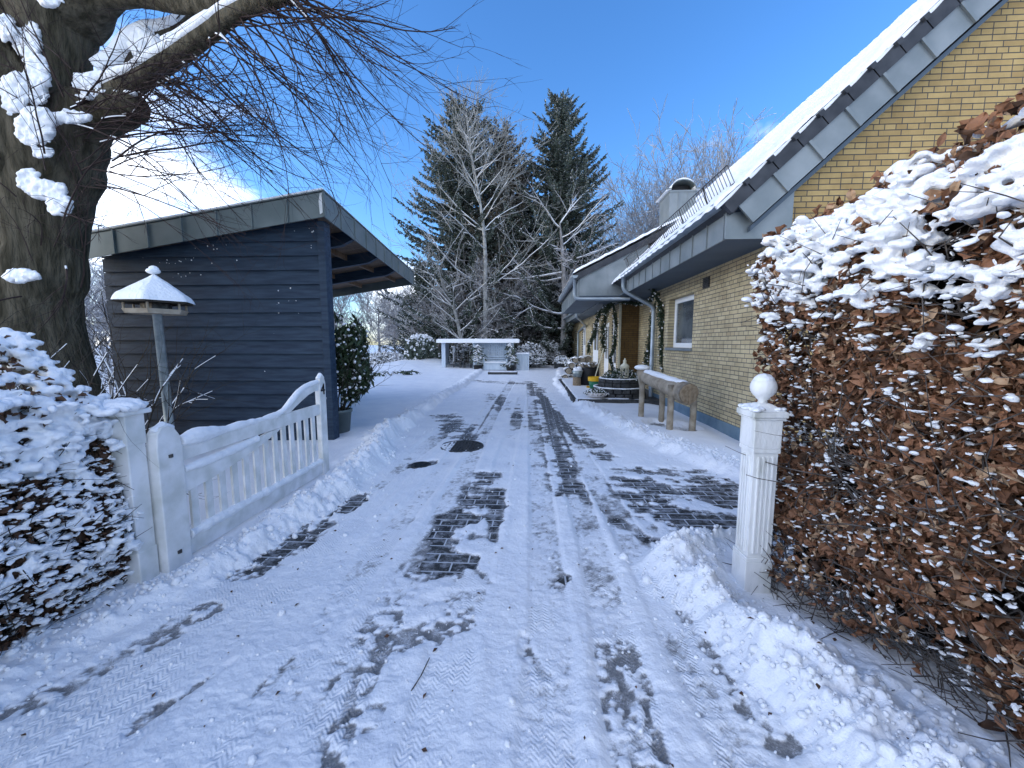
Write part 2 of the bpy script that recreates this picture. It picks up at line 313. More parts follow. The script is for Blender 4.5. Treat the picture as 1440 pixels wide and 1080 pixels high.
# the snow thins out towards the walls of the house and under the bench
snow = np.where((GX > 2.6) & (GX < 3.1) & (GY > 4.5) & (GY < 9), np.maximum(.012, snow-.05*sm(2.6, 3.0, GX)), snow)
dr = pdist(GX, GY, [tuple(onG(925, 600)[:2]), tuple(onG(962, 606)[:2])]); snow -= .09*sm(.34, .2, dr+(nf-.5)*.2)
cut = np.exp(-(pdist(GX, GY, [(-2.40, 1.2), (-2.28, 2.1), (-2.25, 4.0)])/.22)**2); snow = np.where(GX < 0, snow*(1-.80*cut), snow)
cut = np.exp(-(pdist(GX, GY, [(1.24, 1.98), (1.32, 2.2), (1.6, 2.0)])/.24)**2); snow = np.where(GX > 0, snow*(1-.85*cut), snow)
# cobbled clods of cleared snow
m = MB(); ny, nx = GX.shape; I = np.arange(ny*nx).reshape(ny, nx)
m.add(np.stack([GX, GY, snow], -1).reshape(-1, 3), np.stack([I[:-1, :-1], I[:-1, 1:], I[1:, 1:], I[1:, :-1]], -1).reshape(-1, 4))
def snowmat():
    mt = SNOW.copy(); mt.name = 'driven_snow'; n = mt.node_tree.nodes; l = mt.node_tree.links; b = n['Principled BSDF']
    old = b.inputs['Base Color'].links[0].from_socket
    a = n.new('ShaderNodeAttribute'); a.attribute_name = 'thin'; t = n.new('ShaderNodeTexNoise'); t.inputs['Scale'].default_value = 30; t.inputs['Detail'].default_value = 10; t.inputs['Roughness'].default_value = .85
    g = n.new('ShaderNodeNewGeometry'); l.new(g.outputs['Position'], t.inputs['Vector'])
    s = n.new('ShaderNodeMath'); s.operation = 'ADD'; l.new(a.outputs['Fac'], s.inputs[0]); l.new(t.outputs[0], s.inputs[1])
    r = n.new('ShaderNodeMapRange'); r.inputs[1].default_value = 1.0; r.inputs[2].default_value = 1.3; r.inputs[4].default_value = .85; l.new(s.outputs[0], r.inputs[0])
    x = n.new('ShaderNodeMix'); x.data_type = 'RGBA'; t9 = n.new('ShaderNodeTexNoise'); t9.inputs['Scale'].default_value = 160; t9.inputs['Detail'].default_value = 4; t9.inputs['Roughness'].default_value = .8; l.new(g.outputs['Position'], t9.inputs['Vector'])
    t8 = n.new('ShaderNodeTexNoise'); t8.inputs['Scale'].default_value = 14; t8.inputs['Detail'].default_value = 6; l.new(g.outputs['Position'], t8.inputs['Vector'])
    m9 = n.new('ShaderNodeMath'); m9.operation = 'ADD'; l.new(t9.outputs[0], m9.inputs[0]); l.new(t8.outputs[0], m9.inputs[1]); c9 = n.new('ShaderNodeValToRGB'); c9.color_ramp.elements[0].position = .43; c9.color_ramp.elements[0].color = (.045, .045, .045, 1); c9.color_ramp.elements[1].position = .62; c9.color_ramp.elements[1].color = (.55, .57, .61, 1)
    e9 = c9.color_ramp.elements.new(.52); e9.color = (.17, .165, .16, 1); h9 = n.new('ShaderNodeMath'); h9.operation = 'MULTIPLY'; h9.inputs[1].default_value = .5; l.new(m9.outputs[0], h9.inputs[0]); l.new(h9.outputs[0], c9.inputs[0]); l.new(c9.outputs[0], x.inputs[7]); l.new(old, x.inputs[6]); l.new(r.outputs[0], x.inputs[0]); l.new(x.outputs[2], b.inputs['Base Color'])
    # tyre tread: chevron ribs pressed in the ruts
    sp = n.new('ShaderNodeSeparateXYZ'); l.new(g.outputs['Position'], sp.inputs[0])
    pp = n.new('ShaderNodeMath'); pp.operation = 'PINGPONG'; pp.inputs[1].default_value = .03; l.new(sp.outputs[0], pp.inputs[0])
    ad = n.new('ShaderNodeMath'); ad.operation = 'ADD'; l.new(pp.outputs[0], ad.inputs[0]); l.new(sp.outputs[1], ad.inputs[1])
    sn = n.new('ShaderNodeMath'); sn.operation = 'MULTIPLY'; sn.inputs[1].default_value = 290; l.new(ad.outputs[0], sn.inputs[0]); s2 = n.new('ShaderNodeMath'); s2.operation = 'SINE'; l.new(sn.outputs[0], s2.inputs[0])
    a2 = n.new('ShaderNodeAttribute'); a2.attribute_name = 'tread'; nn = n.new('ShaderNodeTexNoise'); nn.inputs['Scale'].default_value = 2.5; l.new(g.outputs['Position'], nn.inputs['Vector'])
    r3 = n.new('ShaderNodeMapRange'); r3.inputs[1].default_value = .45; r3.inputs[2].default_value = .6; l.new(nn.outputs[0], r3.inputs[0])
    mm = n.new('ShaderNodeMath'); mm.operation = 'MULTIPLY'; l.new(a2.outputs['Fac'], mm.inputs[0]); l.new(r3.outputs[0], mm.inputs[1])
    m2 = n.new('ShaderNodeMath'); m2.operation = 'MULTIPLY'; l.new(mm.outputs[0], m2.inputs[0]); l.new(s2.outputs[0], m2.inputs[1])
    bp = n.new('ShaderNodeBump'); bp.inputs['Distance'].default_value = .0017; bp.inputs['Strength'].default_value = .8; l.new(m2.outputs[0], bp.inputs['Height'])
    ob = b.inputs['Normal'].links[0].from_node; l.new(bp.outputs[0], ob.inputs['Normal'])
    return mt
o = m.build('snow_ground', snowmat(), smooth=True); tag(o, kind='structure')
for nm, val in (('thin', np.clip(1-snow/.020, 0, 1)*paved), ('tread', tread)):
    at = o.data.attributes.new(nm, 'FLOAT', 'POINT'); at.data.foreach_set('value', val.ravel().astype(np.float32))
def gz(x, y): 
    i = np.clip(np.searchsorted(xs, x), 0, len(xs)-1); j = np.clip(np.searchsorted(ys, y), 0, len(ys)-1); return snow[j, i]
PAVE = brickmat('wet_pavers', (0, 1), (.030, .031, .032), (.055, .056, .055), (.55, .58, .62), .21, .105, .02)
PAVE.node_tree.nodes['Principled BSDF'].inputs['Roughness'].default_value = .55
for nd in PAVE.node_tree.nodes:
    if nd.type == 'TEX_BRICK': nd.squash = 1; nd.inputs['Mortar Size'].default_value = .006
def frost(mt):
    n = mt.node_tree.nodes; l = mt.node_tree.links; b = n['Principled BSDF']; old = b.inputs['Base Color'].links[0].from_socket; g = n.new('ShaderNodeNewGeometry')
    t = n.new('ShaderNodeTexNoise'); t.inputs['Scale'].default_value = 11; t.inputs['Detail'].default_value = 9; t.inputs['Roughness'].default_value = .75; l.new(g.outputs['Position'], t.inputs['Vector'])
    r = n.new('ShaderNodeMapRange'); r.inputs[1].default_value = .47; r.inputs[2].default_value = .72; r.inputs[4].default_value = .85; l.new(t.outputs[0], r.inputs[0]); x = n.new('ShaderNodeMix'); x.data_type = 'RGBA'; x.inputs[7].default_value = (.55, .58, .63, 1); l.new(old, x.inputs[6]); l.new(r.outputs[0], x.inputs[0]); l.new(x.outputs[2], b.inputs['Base Color'])
frost(PAVE)
m = MB(); m.add([(-2.6, -6, 0), (3.04, -6, 0), (3.04, 24, 0), (-2.6, 24, 0)], [(0, 1, 2, 3)]); tag(m.build('driveway', PAVE), kind='structure')
# loose clods of snow along the banks
m = MB(); n = 5200
yy = rng.uniform(.9, 1, n); yy = .9*np.exp(rng.uniform(0, 2.0, n)); side = rng.random(n) < .55
xe = np.where(side, np.interp(yy, [1.2, 1.65, 2.42, 2.6, 2.8, 4.1, 6.7], [1.15, 1.0, .82, .95, 2.1, 2.35, 1.35]), np.interp(yy, [1.5, 2, 2.3, 3.4, 4.6, 5.2, 7], [-2.2, -2.1, -1.9, -1.75, -1.75, -2, -2.2]))
off = rng.normal(.12, .16, n); xx = np.where(side, xe+off, xe-off); kk = rng.random(n) < .3; xx = np.where(kk, rng.uniform(-1.9, 1.2, n), xx)
ok = ~((yy > 2.75) & (yy < 4.3) & (xx > .9)) | (rng.random(n) < .05); xx, yy, kk = xx[ok], yy[ok], kk[ok]
r = np.abs(rng.lognormal(-4.75, .5, len(xx)))*np.where(kk, .5, 1); r = np.minimum(r, .035)
m.scatter(IV1, IF1, np.stack([xx, yy, gz(xx, yy)+r*.25], -1), frames(len(xx)), r[:, None]*rng.uniform(.6, 1.1, (len(xx), 3)))
tag(m.build('snow_crumbs', SNOWF, smooth=True), 'loose crumbs and clods of snow along both edges of the drive', 'snow', kind='stuff')
# brown dead leaves and grit lying on the drive
m = MB(); n = 190; yy = .9*np.exp(rng.uniform(0, 1.7, n)); xx = np.where(rng.random(n) < .5, rng.normal(1.3, .22, n)*(.75+.12*yy), rng.uniform(-2, 1.2, n)); xx = np.where((yy > 2.2) & (rng.random(n) < .7), rng.uniform(-1.6, 1, n), xx)
m.scatter(LV2, LF2, np.stack([xx, yy, gz(xx, yy)+.004], -1), frames(n, (0, 0, 1), .25), rng.uniform(.006, .03, n))
tag(m.build('fallen_leaves', LEAFD), 'small dark leaf litter and grit scattered on the trodden snow', 'leaf litter', kind='stuff')
def manhole(px, py, R, label):
    c = onG(px, py); t = thing('manhole_cover', label, 'manhole cover', (c[0], c[1], 0), 'round iron covers in the drive')
    part('rim', lambda m: m.lathe((c[0], c[1], .003), [(R, 0), (R, .022), (R*.9, .022), (R*.9, .010)], 40), IRON, t)
    def f(m):
        m.lathe((c[0], c[1], .003), [(R*.89, 0), (R*.89, .016), (R*.1, .019)], 40)
        for i in range(-5, 6):
            for j in range(-5, 6):
                if i*i+j*j < 26: m.box((c[0]+i*R*.15-.012, c[1]+j*R*.15-.012, .02), (c[0]+i*R*.15+.012, c[1]+j*R*.15+.012, .026))
    part('lid', f, IRON, t)
manhole(649, 629, .31, 'large round iron manhole cover bare of snow in the middle of the drive')
manhole(592, 656, .12, 'small round iron cover left of the large manhole')

# ------------------------------------------------------------------ house
H = thing('bungalow', 'long yellow brick bungalow with grey metal eaves and snow on its steep tiled roof', 'house', (3.04, 5.0, 0))
TH = radians(43); SL = math.tan(TH); EX, EZ = 2.2, 3.06          # eave edge of the tile plane
def zr(x): return EZ+SL*(x-EX)
Y0, Y1 = 4.85, 34.0; nv = A(-sin(TH), 0, cos(TH)); tv = A(cos(TH), 0, sin(TH))
def wallx(m, X, th, y0, y1, z0, z1, ops):                         # wall in a plane of constant x with openings (ya,yb,za,zb)
    ops = sorted(ops); c = y0
    for ya, yb, za, zb in ops:
        m.box((X, c, z0), (X+th, ya, z1))
        if za > z0: m.box((X, ya, z0), (X+th, yb, za))
        if zb < z1: m.box((X, ya, zb), (X+th, yb, z1))
        c = yb
    m.box((X, c, z0), (X+th, y1, z1))
wins = [(7.62, 8.98, 1.36, 2.42)]
part('wall', lambda m: wallx(m, 3.04, .3, 5.02, 10.1, .22, 2.75, wins), BRICKS, H)
part('plinth', lambda m: m.box((3.025, 5.0, -.2), (3.34, 10.1, .22)), PLINTH, H)
part('gable_wall', lambda m: m.prism([(3.045, 5.0, .22), (12.9, 5.0, .22), (12.9, 5.0, zr(3.1+0)-.2), (8.1, 5.0, zr(8.1)-.5), (3.045, 5.0, zr(3.045)-.55)], (0, .3, 0)), BRICKG, H)
ops2 = [(12.75, 13.5, .2, 2.3), (14.0, 15.1, .15, 2.2), (16.2, 18.1, .5, 2.35), (20.1, 21.5, .3, 2.3), (24.1, 25.0, .6, 2.3), (27.2, 28.9, .6, 2.3), (31.3, 33.0, .6, 2.3)]
part('wall', lambda m: (wallx(m, 2.7, .3, 12.4, 36, 0, 2.75, ops2)), BRICKS, H)
wr = part('wall', lambda m: wallx(m, 3.3, .3, 10.1, 12.4, .15, 2.75, [(10.15, 11.35, .16, 2.3)]), BRICKS, H)
part('end_wall', lambda m: m.box((2.702, 12.38, 0), (3.3, 12.5, 2.75)), BRICKB, H)['label'] = 'dark brown brick end wall beside the garlanded doors'
part('column', lambda m: m.box((2.68, 12.3, .1), (2.74, 12.38, 2.72)), CREAM, H)
def window(X, ya, yb, za, zb, name='window', rec=.12, bars=(), fw=.07, panel=0, sill=True, fmat=None):
    f = MB(); x0, x1 = X+rec, X+rec+.06; w = fw
    f.box((x0, ya, za), (x1, ya+w, zb)); f.box((x0, yb-w, za), (x1, yb, zb)); f.box((x0, ya+w, zb-w), (x1, yb-w, zb)); f.box((x0, ya+w, za), (x1, yb-w, za+w+panel))
    for b in bars: f.box((x0-.003, ya+(yb-ya)*b-.03, za+w+panel), (x1-.003, ya+(yb-ya)*b+.03, zb-w))
    r = f.build(name, fmat or PLASTIC, H, bevel=.006)
    boxp('pane', (x0+.025, ya+w, za+w+panel), (x0+.04, yb-w, zb-w), GLASS, r)
    if sill: boxp('sill', (X-.05, ya-.03, za-.06), (X+rec+.02, yb+.03, za-.002), ZINC, r, bevel=.008)
    return r
window(3.04, 7.62, 8.98, 1.36, 2.42, rec=.13, fw=.10)['label'] = 'small white framed window in the near brick wall'
window(3.3, 10.15, 11.35, .16, 2.3, 'glazed_door', .06, (.5,), .12, .3, False)
window(2.7, 12.75, 13.5, .2, 2.3, 'door_side_light', .04, (), .09, .5, False)
window(2.7, 14.0, 15.1, .15, 2.2, 'glazed_door', .05, (.5,), .14, .6, False)
window(2.7, 16.2, 18.1, .5, 2.35, 'window', .08, (.5,), .16, .5)
window(2.7, 20.1, 21.5, .3, 2.3, 'window', .06, (.5,), .16, .9)
for a, b in ((24.1, 25), (27.2, 28.9), (31.3, 33)): window(2.7, a, b, .6, 2.3, 'window', .12, (.5,), .06, .1, fmat=SOFF)
part('air_vent', lambda m: (m.box((3.03, 6.98, 2.42), (3.045, 7.24, 2.60)), [m.box((3.015, 6.99, 2.435+.03*i), (3.032, 7.23, 2.448+.03*i)) for i in range(6)]), IRON, H)
# eave box: soffit, fascia with standing seams, gutter
def eave(xs_, xw, ya, yb, z0, z1, gut=True, seam=.47):
    boxp('soffit', (xs_, ya, z0), (xw, yb, z0+.03), SOFF, H)
    def f(m):
        m.box((xs_-.012, ya, z0-.02), (xs_+.01, yb, z1))
        y = ya+.02
        while y < yb: m.box((xs_-.03, y, z0-.02), (xs_-.012, y+.014, z1)); y += seam
    part('fascia', f, ZINC, H)
    if gut:
        def g(m, R=.075):
            a = np.linspace(pi, 2*pi, 10); cx, cz = xs_-.03-R, z1+.035
            o_ = [(cx+R*cos(t), cz+R*sin(t)) for t in a]; i_ = [(cx+(R-.008)*cos(t), cz+(R-.008)*sin(t)) for t in a]
            sec = o_+i_[::-1]; m.prism([(x, ya-.02, z) for x, z in sec], (0, yb-ya+.04, 0))
            for ye in (ya-.03, yb+.01): m.prism([(x, ye, z) for x, z in o_], (0, .012, 0))
            y = ya+1.0
            while y < yb: m.prism([(cx+(R+.006)*cos(t), y, cz+(R+.006)*sin(t)) for t in a], (0, .05, 0)); y += 1.7
        gt = part('gutter', g, GUT, H)
eave(2.32, 3.04, 4.95, 9.9, 2.72, 3.07)
boxp('soffit', (2.32, 9.9, 2.722), (3.3, 12.36, 2.75), SOFF, H)
eave(2.05, 2.7, 12.4, Y1, 2.70, 2.93)
# closing panel of the eave box towards the drive gate
part('end_panel', lambda m: (m.prism([(2.29, 4.93, 2.70), (3.06, 4.93, 2.70), (3.06, 4.93, zr(3.06)-.5), (2.63, 4.93, zr(2.63)-.42), (2.29, 4.93, 2.98)], (0, .02, 0)), m.box((2.285, 4.915, 2.69), (2.30, 4.93, 3.0)), m.box((2.29, 4.91, 2.69), (3.06, 4.93, 2.705))), ZINC, H)
# roof body, tiles, snow
def rp(x, off, y): return (x-off*sin(TH), y, zr(x)+off*cos(TH))
XR = 8.1
part('roof', lambda m: (m.prism([rp(EX, 0, Y0), rp(XR, 0, Y0), rp(XR, -.16, Y0), rp(EX+.03, -.16, Y0)], (0, Y1-Y0, 0)),
     m.prism([(XR, Y0, zr(XR)), (XR*2-EX, Y0, EZ), (XR*2-EX, Y0, EZ-.2), (XR, Y0, zr(XR)-.2)], (0, Y1-Y0, 0))), TILE, H)
def verge(m):
    s = 0.0
    while s < 8.4:
        p = A(EX, 0, EZ)+tv*s
        q = [p-nv*.14, p+tv*.33-nv*.14, p+tv*.33+nv*.02, p+nv*(-.012)]
        m.prism([(a[0], Y0-.05, a[2]) for a in q], (0, .06, 0))
        m.prism([(a[0], Y0-.085, a[2]) for a in (p+tv*.30-nv*.02, p+tv*.37-nv*.02, p+tv*.37+nv*.035, p+tv*.30+nv*.035)], (0, .12, 0)); s += .345
part('verge_tiles', verge, TILE, H)
def vpan(m):
    s = .12
    while s < 8.2:
        a0 = A(EX, 0, EZ)+tv*s-nv*.135; L = .49
        m.prism([(a[0], Y0-.028, a[2]) for a in (a0, a0+tv*L, a0+tv*L-nv*.26, a0-nv*.26)], (0, .03, 0))
        m.prism([(a[0], Y0-.055, a[2]) for a in (a0+tv*(L-.012)+nv*.0, a0+tv*(L+.022), a0+tv*(L+.022)-nv*.26, a0+tv*(L-.012)-nv*.26)], (0, .06, 0)); s += L+.01
vp = part('verge_cladding', vpan, ZINC, H)
part('verge_soffit', lambda m: m.prism([(EX+.35+0, Y0+.01, zr(EX+.35)-.62), (XR, Y0+.01, zr(XR)-.66), (XR, Y0+.01, zr(XR)-.60), (EX+.35, Y0+.01, zr(EX+.35)-.56)], (0, .2, 0)), SOFF, H)
# snow blanket on the roof: height field on the tile plane, rippled by the tile courses
def roofsnow(xa, xb, ya, yb, za, slope, nx_, ny_, th=.075, step=.345):
    th_ = math.atan(slope); a = np.linspace(0, (xb-xa)/cos(th_), nx_); yv = np.concatenate([ya+np.linspace(0, .4, 40), np.linspace(ya+.42, yb, ny_)]); S, Yv = np.meshgrid(a, yv)
    h = th+(fbm(S, Yv, 1.3, 3, 21)-.5)*.05+(fbm(S, Yv, 9, 3, 22)-.5)*.025+.02*((S/step) % 1)-.012+.010*np.cos(Yv*2*pi/.3)
    ed = np.minimum(np.minimum(S+.02, Yv-ya+.012), 99)/.05; h = h*np.sqrt(np.clip(ed, .03, 1)); h = np.maximum(h, .004)
    X = xa+S*cos(th_)-h*sin(th_); Z = za+S*sin(th_)+h*cos(th_); m = MB(); I = np.arange(X.size).reshape(X.shape)
    m.add(np.stack([X, Yv, Z], -1).reshape(-1, 3), np.stack([I[:-1, :-1], I[:-1, 1:], I[1:, 1:], I[1:, :-1]], -1).reshape(-1, 4)); return m
rs = roofsnow(EX-.06, XR, Y0-.04, Y1, EZ-.055, SL, 220, 420); rs.build('roof_snow', SNOWF, H, smooth=True)
m = MB(); m.prism([rp(EX-.06, .0, Y0-.04), rp(XR, .0, Y0-.04), rp(XR, .045, Y0-.04), rp(EX-.06, .035, Y0-.04)], (0, .03, 0)); m.build('snow_edge', SNOWF, H)
# snow guard above the eave
def guard(m):
    base = A(EX+.30, 0, zr(EX+.30)+.10); top = base+A(-.10, 0, .21)
    m.segs([(q_[0], 5.2, q_[2]) for q_ in (base, top)], [(q_[0], 10.7, q_[2]) for q_ in (base, top)], .008, .008, 5)
    y = np.arange(5.2, 10.7, .085); o_ = np.ones(len(y)); m.segs(np.stack([base[0]*o_, y, base[2]*o_], -1), np.stack([top[0]*o_, y, top[2]*o_], -1), .005, .005, 5)
    for y in np.arange(5.9, 10.6, .9): m.segs([(base[0]+.02, y, base[2]-.14)], [(top[0], y, top[2])], .012, .012, 4)
part('snow_guard', guard, IRON, H)
# porch roof that steps forward over the entrance
PX, PZ, PS, PA, PB = 1.15, 3.30, .5, 10.8, 16.9
pxe = 3.9
part('porch_roof', lambda m: m.prism([(PX-.02, PA-.06, PZ), (pxe, PA-.06, PZ+PS*(pxe-PX)), (pxe, PA-.06, PZ+PS*(pxe-PX)-.18), (PX, PA-.06, PZ-.16)], (0, PB-PA+.12, 0)), TILE, H)
part('porch_gable', lambda m: (m.prism([(1.25, PA, 2.74), (3.05, PA, 2.74), (3.05, PA, PZ+PS*1.9-.17), (1.25, PA, PZ-.10)], (0, .04, 0)), [m.box((x, PA-.012, 2.76), (x+.012, PA, PZ+PS*(x-PX)-.17)) for x in (1.3, 2.0, 2.7)]), ZINC, H)
roofsnow(PX-.05, pxe, PA-.08, PB, PZ-.01, PS, 60, 60, .10).build('roof_snow', SNOWF, H, smooth=True)
boxp('porch_soffit', (1.25, PA, 2.715), (2.7, PB, 2.74), SOFF, H)
def pf(m):
    m.box((1.235, PA, 2.70), (1.26, PB, 3.22)); y = PA+.04
    while y < PB: m.box((1.215, y, 2.70), (1.235, y+.014, 3.18)); y += .42
part('porch_fascia', pf, ZINC, H)
def pg(m, R=.075):
    a = np.linspace(pi, 2*pi, 10); cx, cz = 1.13, 3.27
    o_ = [(cx+R*cos(t), cz+R*sin(t)) for t in a]; i_ = [(cx+(R-.008)*cos(t), cz+(R-.008)*sin(t)) for t in a]
    m.prism([(x, PA-.08, z) for x, z in o_+i_[::-1]], (0, PB-PA+.1, 0)); m.prism([(x, PA-.09, z) for x, z in o_], (0, .012, 0))
part('gutter', pg, GUT, H)
def bend(pts, r, k=12):
    p = np.array(pts, float); out = [p[0]]
    for a, b, c in zip(p[:-2], p[1:-1], p[2:]):
        u = (a-b)/np.linalg.norm(a-b); v = (c-b)/np.linalg.norm(c-b); s = min(.12, .45*np.linalg.norm(a-b), .45*np.linalg.norm(c-b))
        for t in np.linspace(0, 1, 5): out.append((1-t)**2*(b+u*s)+2*t*(1-t)*b+t*t*(b+v*s))
    out.append(p[-1]); m = MB(); m.tube(out, r, k); return m
bend([(2.2, 9.78, 3.05), (2.2, 9.78, 2.74), (2.95, 9.78, 2.34), (2.95, 9.78, .1)], .048).build('downpipe', GUT, H, smooth=True)
part('pipe_clip', lambda m: (m.tube([(2.95, 9.78, 2.0), (2.95, 9.78, 2.03)], .056, 12), m.tube([(2.95, 9.78, .9), (2.95, 9.78, .93)], .056, 12)), GUT, H)
bend([(1.13, PA+.03, 3.22), (1.13, PA+.03, 2.66), (2.62, PA+.03, 2.66)], .045).build('downpipe', GUT, H, smooth=True)
bend([(1.95, 17.6, 2.92), (1.95, 17.6, 2.62), (2.60, 19.5, 2.35), (2.60, 22.5, 2.1), (2.60, 22.5, .1)], .05).build('downpipe', GUT, H, smooth=True)
bend([(1.93, 33.5, 2.92), (1.93, 33.5, 2.5), (2.6, 33.5, 2.0), (2.6, 33.5, .1)], .05).build('downpipe', GUT, H, smooth=True)
# chimney clad in zinc with an arched cowl
ch = part('chimney', lambda m: (m.box((3.96, 12, 4.2), (4.70, 12.9, 5.86)), m.box((3.94, 11.98, 5.82), (4.72, 12.92, 5.87)), [m.box((x, 11.985, 4.2), (x+.012, 12, 5.82)) for x in (4.2, 4.46)]), ZINC, H)
def cowl(m, r0, r1, y0=11.95, y1=13.0, f=.3):
    a = np.linspace(pi, 0, 16); cx, cz = 4.33, 5.89
    o_ = [(cx-.48, cz+.02)]+[(cx+.34*cos(t), cz+.03+r0*f*sin(t)/.3) for t in a]+[(cx+.48, cz+.02)]
    m.prism([(x, y0, z) for x, z in o_]+[(x, y0, z-r1) for x, z in o_[::-1]], (0, y1-y0, 0))
part('cowl', lambda m: cowl(m, .24, .025), ZINCD, ch); part('flue', lambda m: m.box((4.08, 12.2, 5.85), (4.58, 12.8, 6.06)), BLACKP, ch)
part('cowl_snow', lambda m: cowl(m, .285, .04, 11.97, 12.98), SNOWF, ch)
# ------------------------------------------------------------------ terrace and the things at the entrance
part0 = MB(); part0.box((1.05, 8.9, 0), (3.0, 9.06, .17)); part0.box((.95, 9.06, 0), (1.07, 14.2, .16)); part0.box((1.07, 9.06, 0), (2.695, 14.2, .13)); part0.box((2.695, 9.06, 0), (3.3, 12.3, .13))
tr = tag(part0.build('terrace', STONE, bevel=.01), 'low dark stone terrace edge with snow along its top in front of the doors', 'terrace')
def snowpad(m, x0, x1, y0, y1, z, h=.04, s=.04, seed=0, ed=.05):
    X, Y = np.meshgrid(np.linspace(x0, x1, max(4, int((x1-x0)/s))), np.linspace(y0, y1, max(4, int((y1-y0)/s))))
    e_ = np.minimum(np.minimum(X-x0, x1-X), np.minimum(Y-y0, y1-Y)); Z = z-.012+h*(.75+.7*fbm(X, Y, 6, 3, seed))*np.sqrt(np.clip(e_/ed, 0, 1)); I = np.arange(X.size).reshape(X.shape)
    m.add(np.stack([X, Y, Z], -1).reshape(-1, 3), np.stack([I[:-1, :-1], I[:-1, 1:], I[1:, 1:], I[1:, :-1]], -1).reshape(-1, 4))
part('terrace_snow', lambda m: (snowpad(m, 1.0, 2.3, 8.93, 13.9, .15, .03, .05, 3), snowpad(m, 1.1, 2.9, 8.92, 9.05, .168, .014, .03, 4)), SNOWF, tr, smooth=True)
# tiered dark stone planter
c = A(2.15, 9.75, .13)
pl = thing('stone_planter', 'dark tiered stone planter with thin snow on each step on the terrace', 'planter', c)
def ring(m, R, z0, z1, seed):
    nst = int(2*pi*R/.2)
    for i in range(nst):
        a0, a1 = 2*pi*i/nst+.02, 2*pi*(i+1)/nst-.02; dr_ = rng.uniform(-.012, .012)
        m.prism([(c[0]+(R+dr_)*cos(a), c[1]+(R+dr_)*sin(a), z0) for a in (a0, (a0+a1)/2, a1)]+[(c[0]+(R-.13)*cos(a), c[1]+(R-.13)*sin(a), z0) for a in (a1, a0)], (0, 0, z1-z0-.008))
part('stone_ring', lambda m: (ring(m, .64, .13, .26, 1), ring(m, .62, .262, .39, 2)), STONE, pl, bevel=.008)
part('stone_ring', lambda m: (ring(m, .50, .39, .50, 3), ring(m, .49, .502, .60, 4)), STONE, pl, bevel=.008)
part('soil', lambda m: m.lathe(c, [(.52, 0), (.51, .24), (.37, .25), (.37, .44)], 24), BLACKP, pl)
def tsnow(m):
    for R, z in ((.64, .385), (.50, .597)):
        n = 70; a = np.linspace(0, 2*pi, n); P = np.stack([c[0]+(R-.045)*np.cos(a), c[1]+(R-.045)*np.sin(a), np.full(n, z)], -1); m.tube(P, .028*(.6+.8*fbm(a*3, a*0, 2, 3, 5)), 7, cap=False, squash=.6)
part('snow_rim', tsnow, SNOWF, pl, smooth=True)
def bushy(m, c_, R, h, n, s, mi=0, up=.5, tv_=LV2, tf_=LF2):
    u = rng.normal(size=(n, 3)); u /= np.linalg.norm(u, axis=1)[:, None]; u[:, 2] = abs(u[:, 2]); P = A(*c_)+u*A(R, R, h)*rng.uniform(.3, 1, n)[:, None]**.6
    m.scatter(tv_, tf_, P, frames(n, (0, 0, up), .7), rng.uniform(.6, 1.2, n)*s, mi); return P
m = MB(); P = bushy(m, (2.2, 9.75, .55), .5, .3, 1100, .06); P2 = P[rng.random(len(P)) < .25]; m.scatter(IV1, IF1, P2+A(0, 0, .01), frames(len(P2), (0, 0, 1), .3), rng.uniform(.008, .02, len(P2))[:, None]*A(1, 1, .6), 1)
m.build('heather_plant', [LEAFG, SNOWF], pl)
# lantern
c = onY(878, 531, 9.5); t = thing('lantern', 'cream metal cage lantern with pointed top standing among the plants', 'lantern', c)
part('cage', lambda m: (m.lathe(c, [(.10, 0), (.10, .03)], 16), m.lathe(c, [(.10, .23), (.105, .26)], 16), [m.segs([(c[0]+.09*cos(a), c[1]+.09*sin(a), c[2]+.03)], [(c[0]+.09*cos(a), c[1]+.09*sin(a), c[2]+.23)], .009, .009, 6) for a in np.arange(8)*pi/4]), CREAM, t)
part('lantern_top', lambda m: m.lathe(c, [(.115, .255), (.10, .30), (.05, .34), (.035, .37), (.045, .41), (.02, .43), (.02, .46), (.005, .47)], 16), CREAM, t, smooth=True)
part('glass', lambda m: m.lathe(c, [(.03, .03), (.03, .14)], 14), CERAM, t)
# bucket, broom, bowl planter, barrel
c = A(*onG(836, 557, .14)[:2], .14); c[1] = 11.2; c[0] = onY(836, 540, 11.2)[0]
t = thing('bucket', 'green plastic bucket with yellow rim beside the broom', 'bucket', c)
part('body', lambda m: m.lathe(c, [(.13, 0), (.17, .27), (.155, .27), (.12, .03)], 20), GREENP, t, smooth=True)
part('rim', lambda m: m.lathe(c, [(.175, .24), (.19, .25), (.19, .36), (.165, .36), (.165, .24)], 20), YELLOWP, t)
b0 = c+A(-.05, .12, .05); b1 = onY(849, 490, 11.6)
t = thing('broom', 'pale wooden broom leaning on the wall behind the green bucket', 'broom', b0)
part('handle', lambda m: m.tube([b0, b1], .016, 8), CREAM, t); part('head', lambda m: m.box(b0-A(.16, .03, .05), b0+A(.16, .03, .03)), YELLOWP, t)
c = A(*onY(838, 560, 9.25)[:2], .17); t = thing('bowl_planter', 'low pale bowl planter with small evergreen twigs on the terrace corner', 'planter', c)
part('bowl', lambda m: m.lathe(c, [(.12, 0), (.24, .05), (.25, .13), (.23, .13), (.2, .07)], 24), CERAM, t, smooth=True)
m = MB(); P = bushy(m, c+A(0, 0, .08), .3, .14, 500, .05); P2 = P[::4]; m.scatter(IV1, IF1, P2, frames(len(P2)), rng.uniform(.01, .022, len(P2)), 1); m.build('foliage', [LEAFG, SNOWF], t)
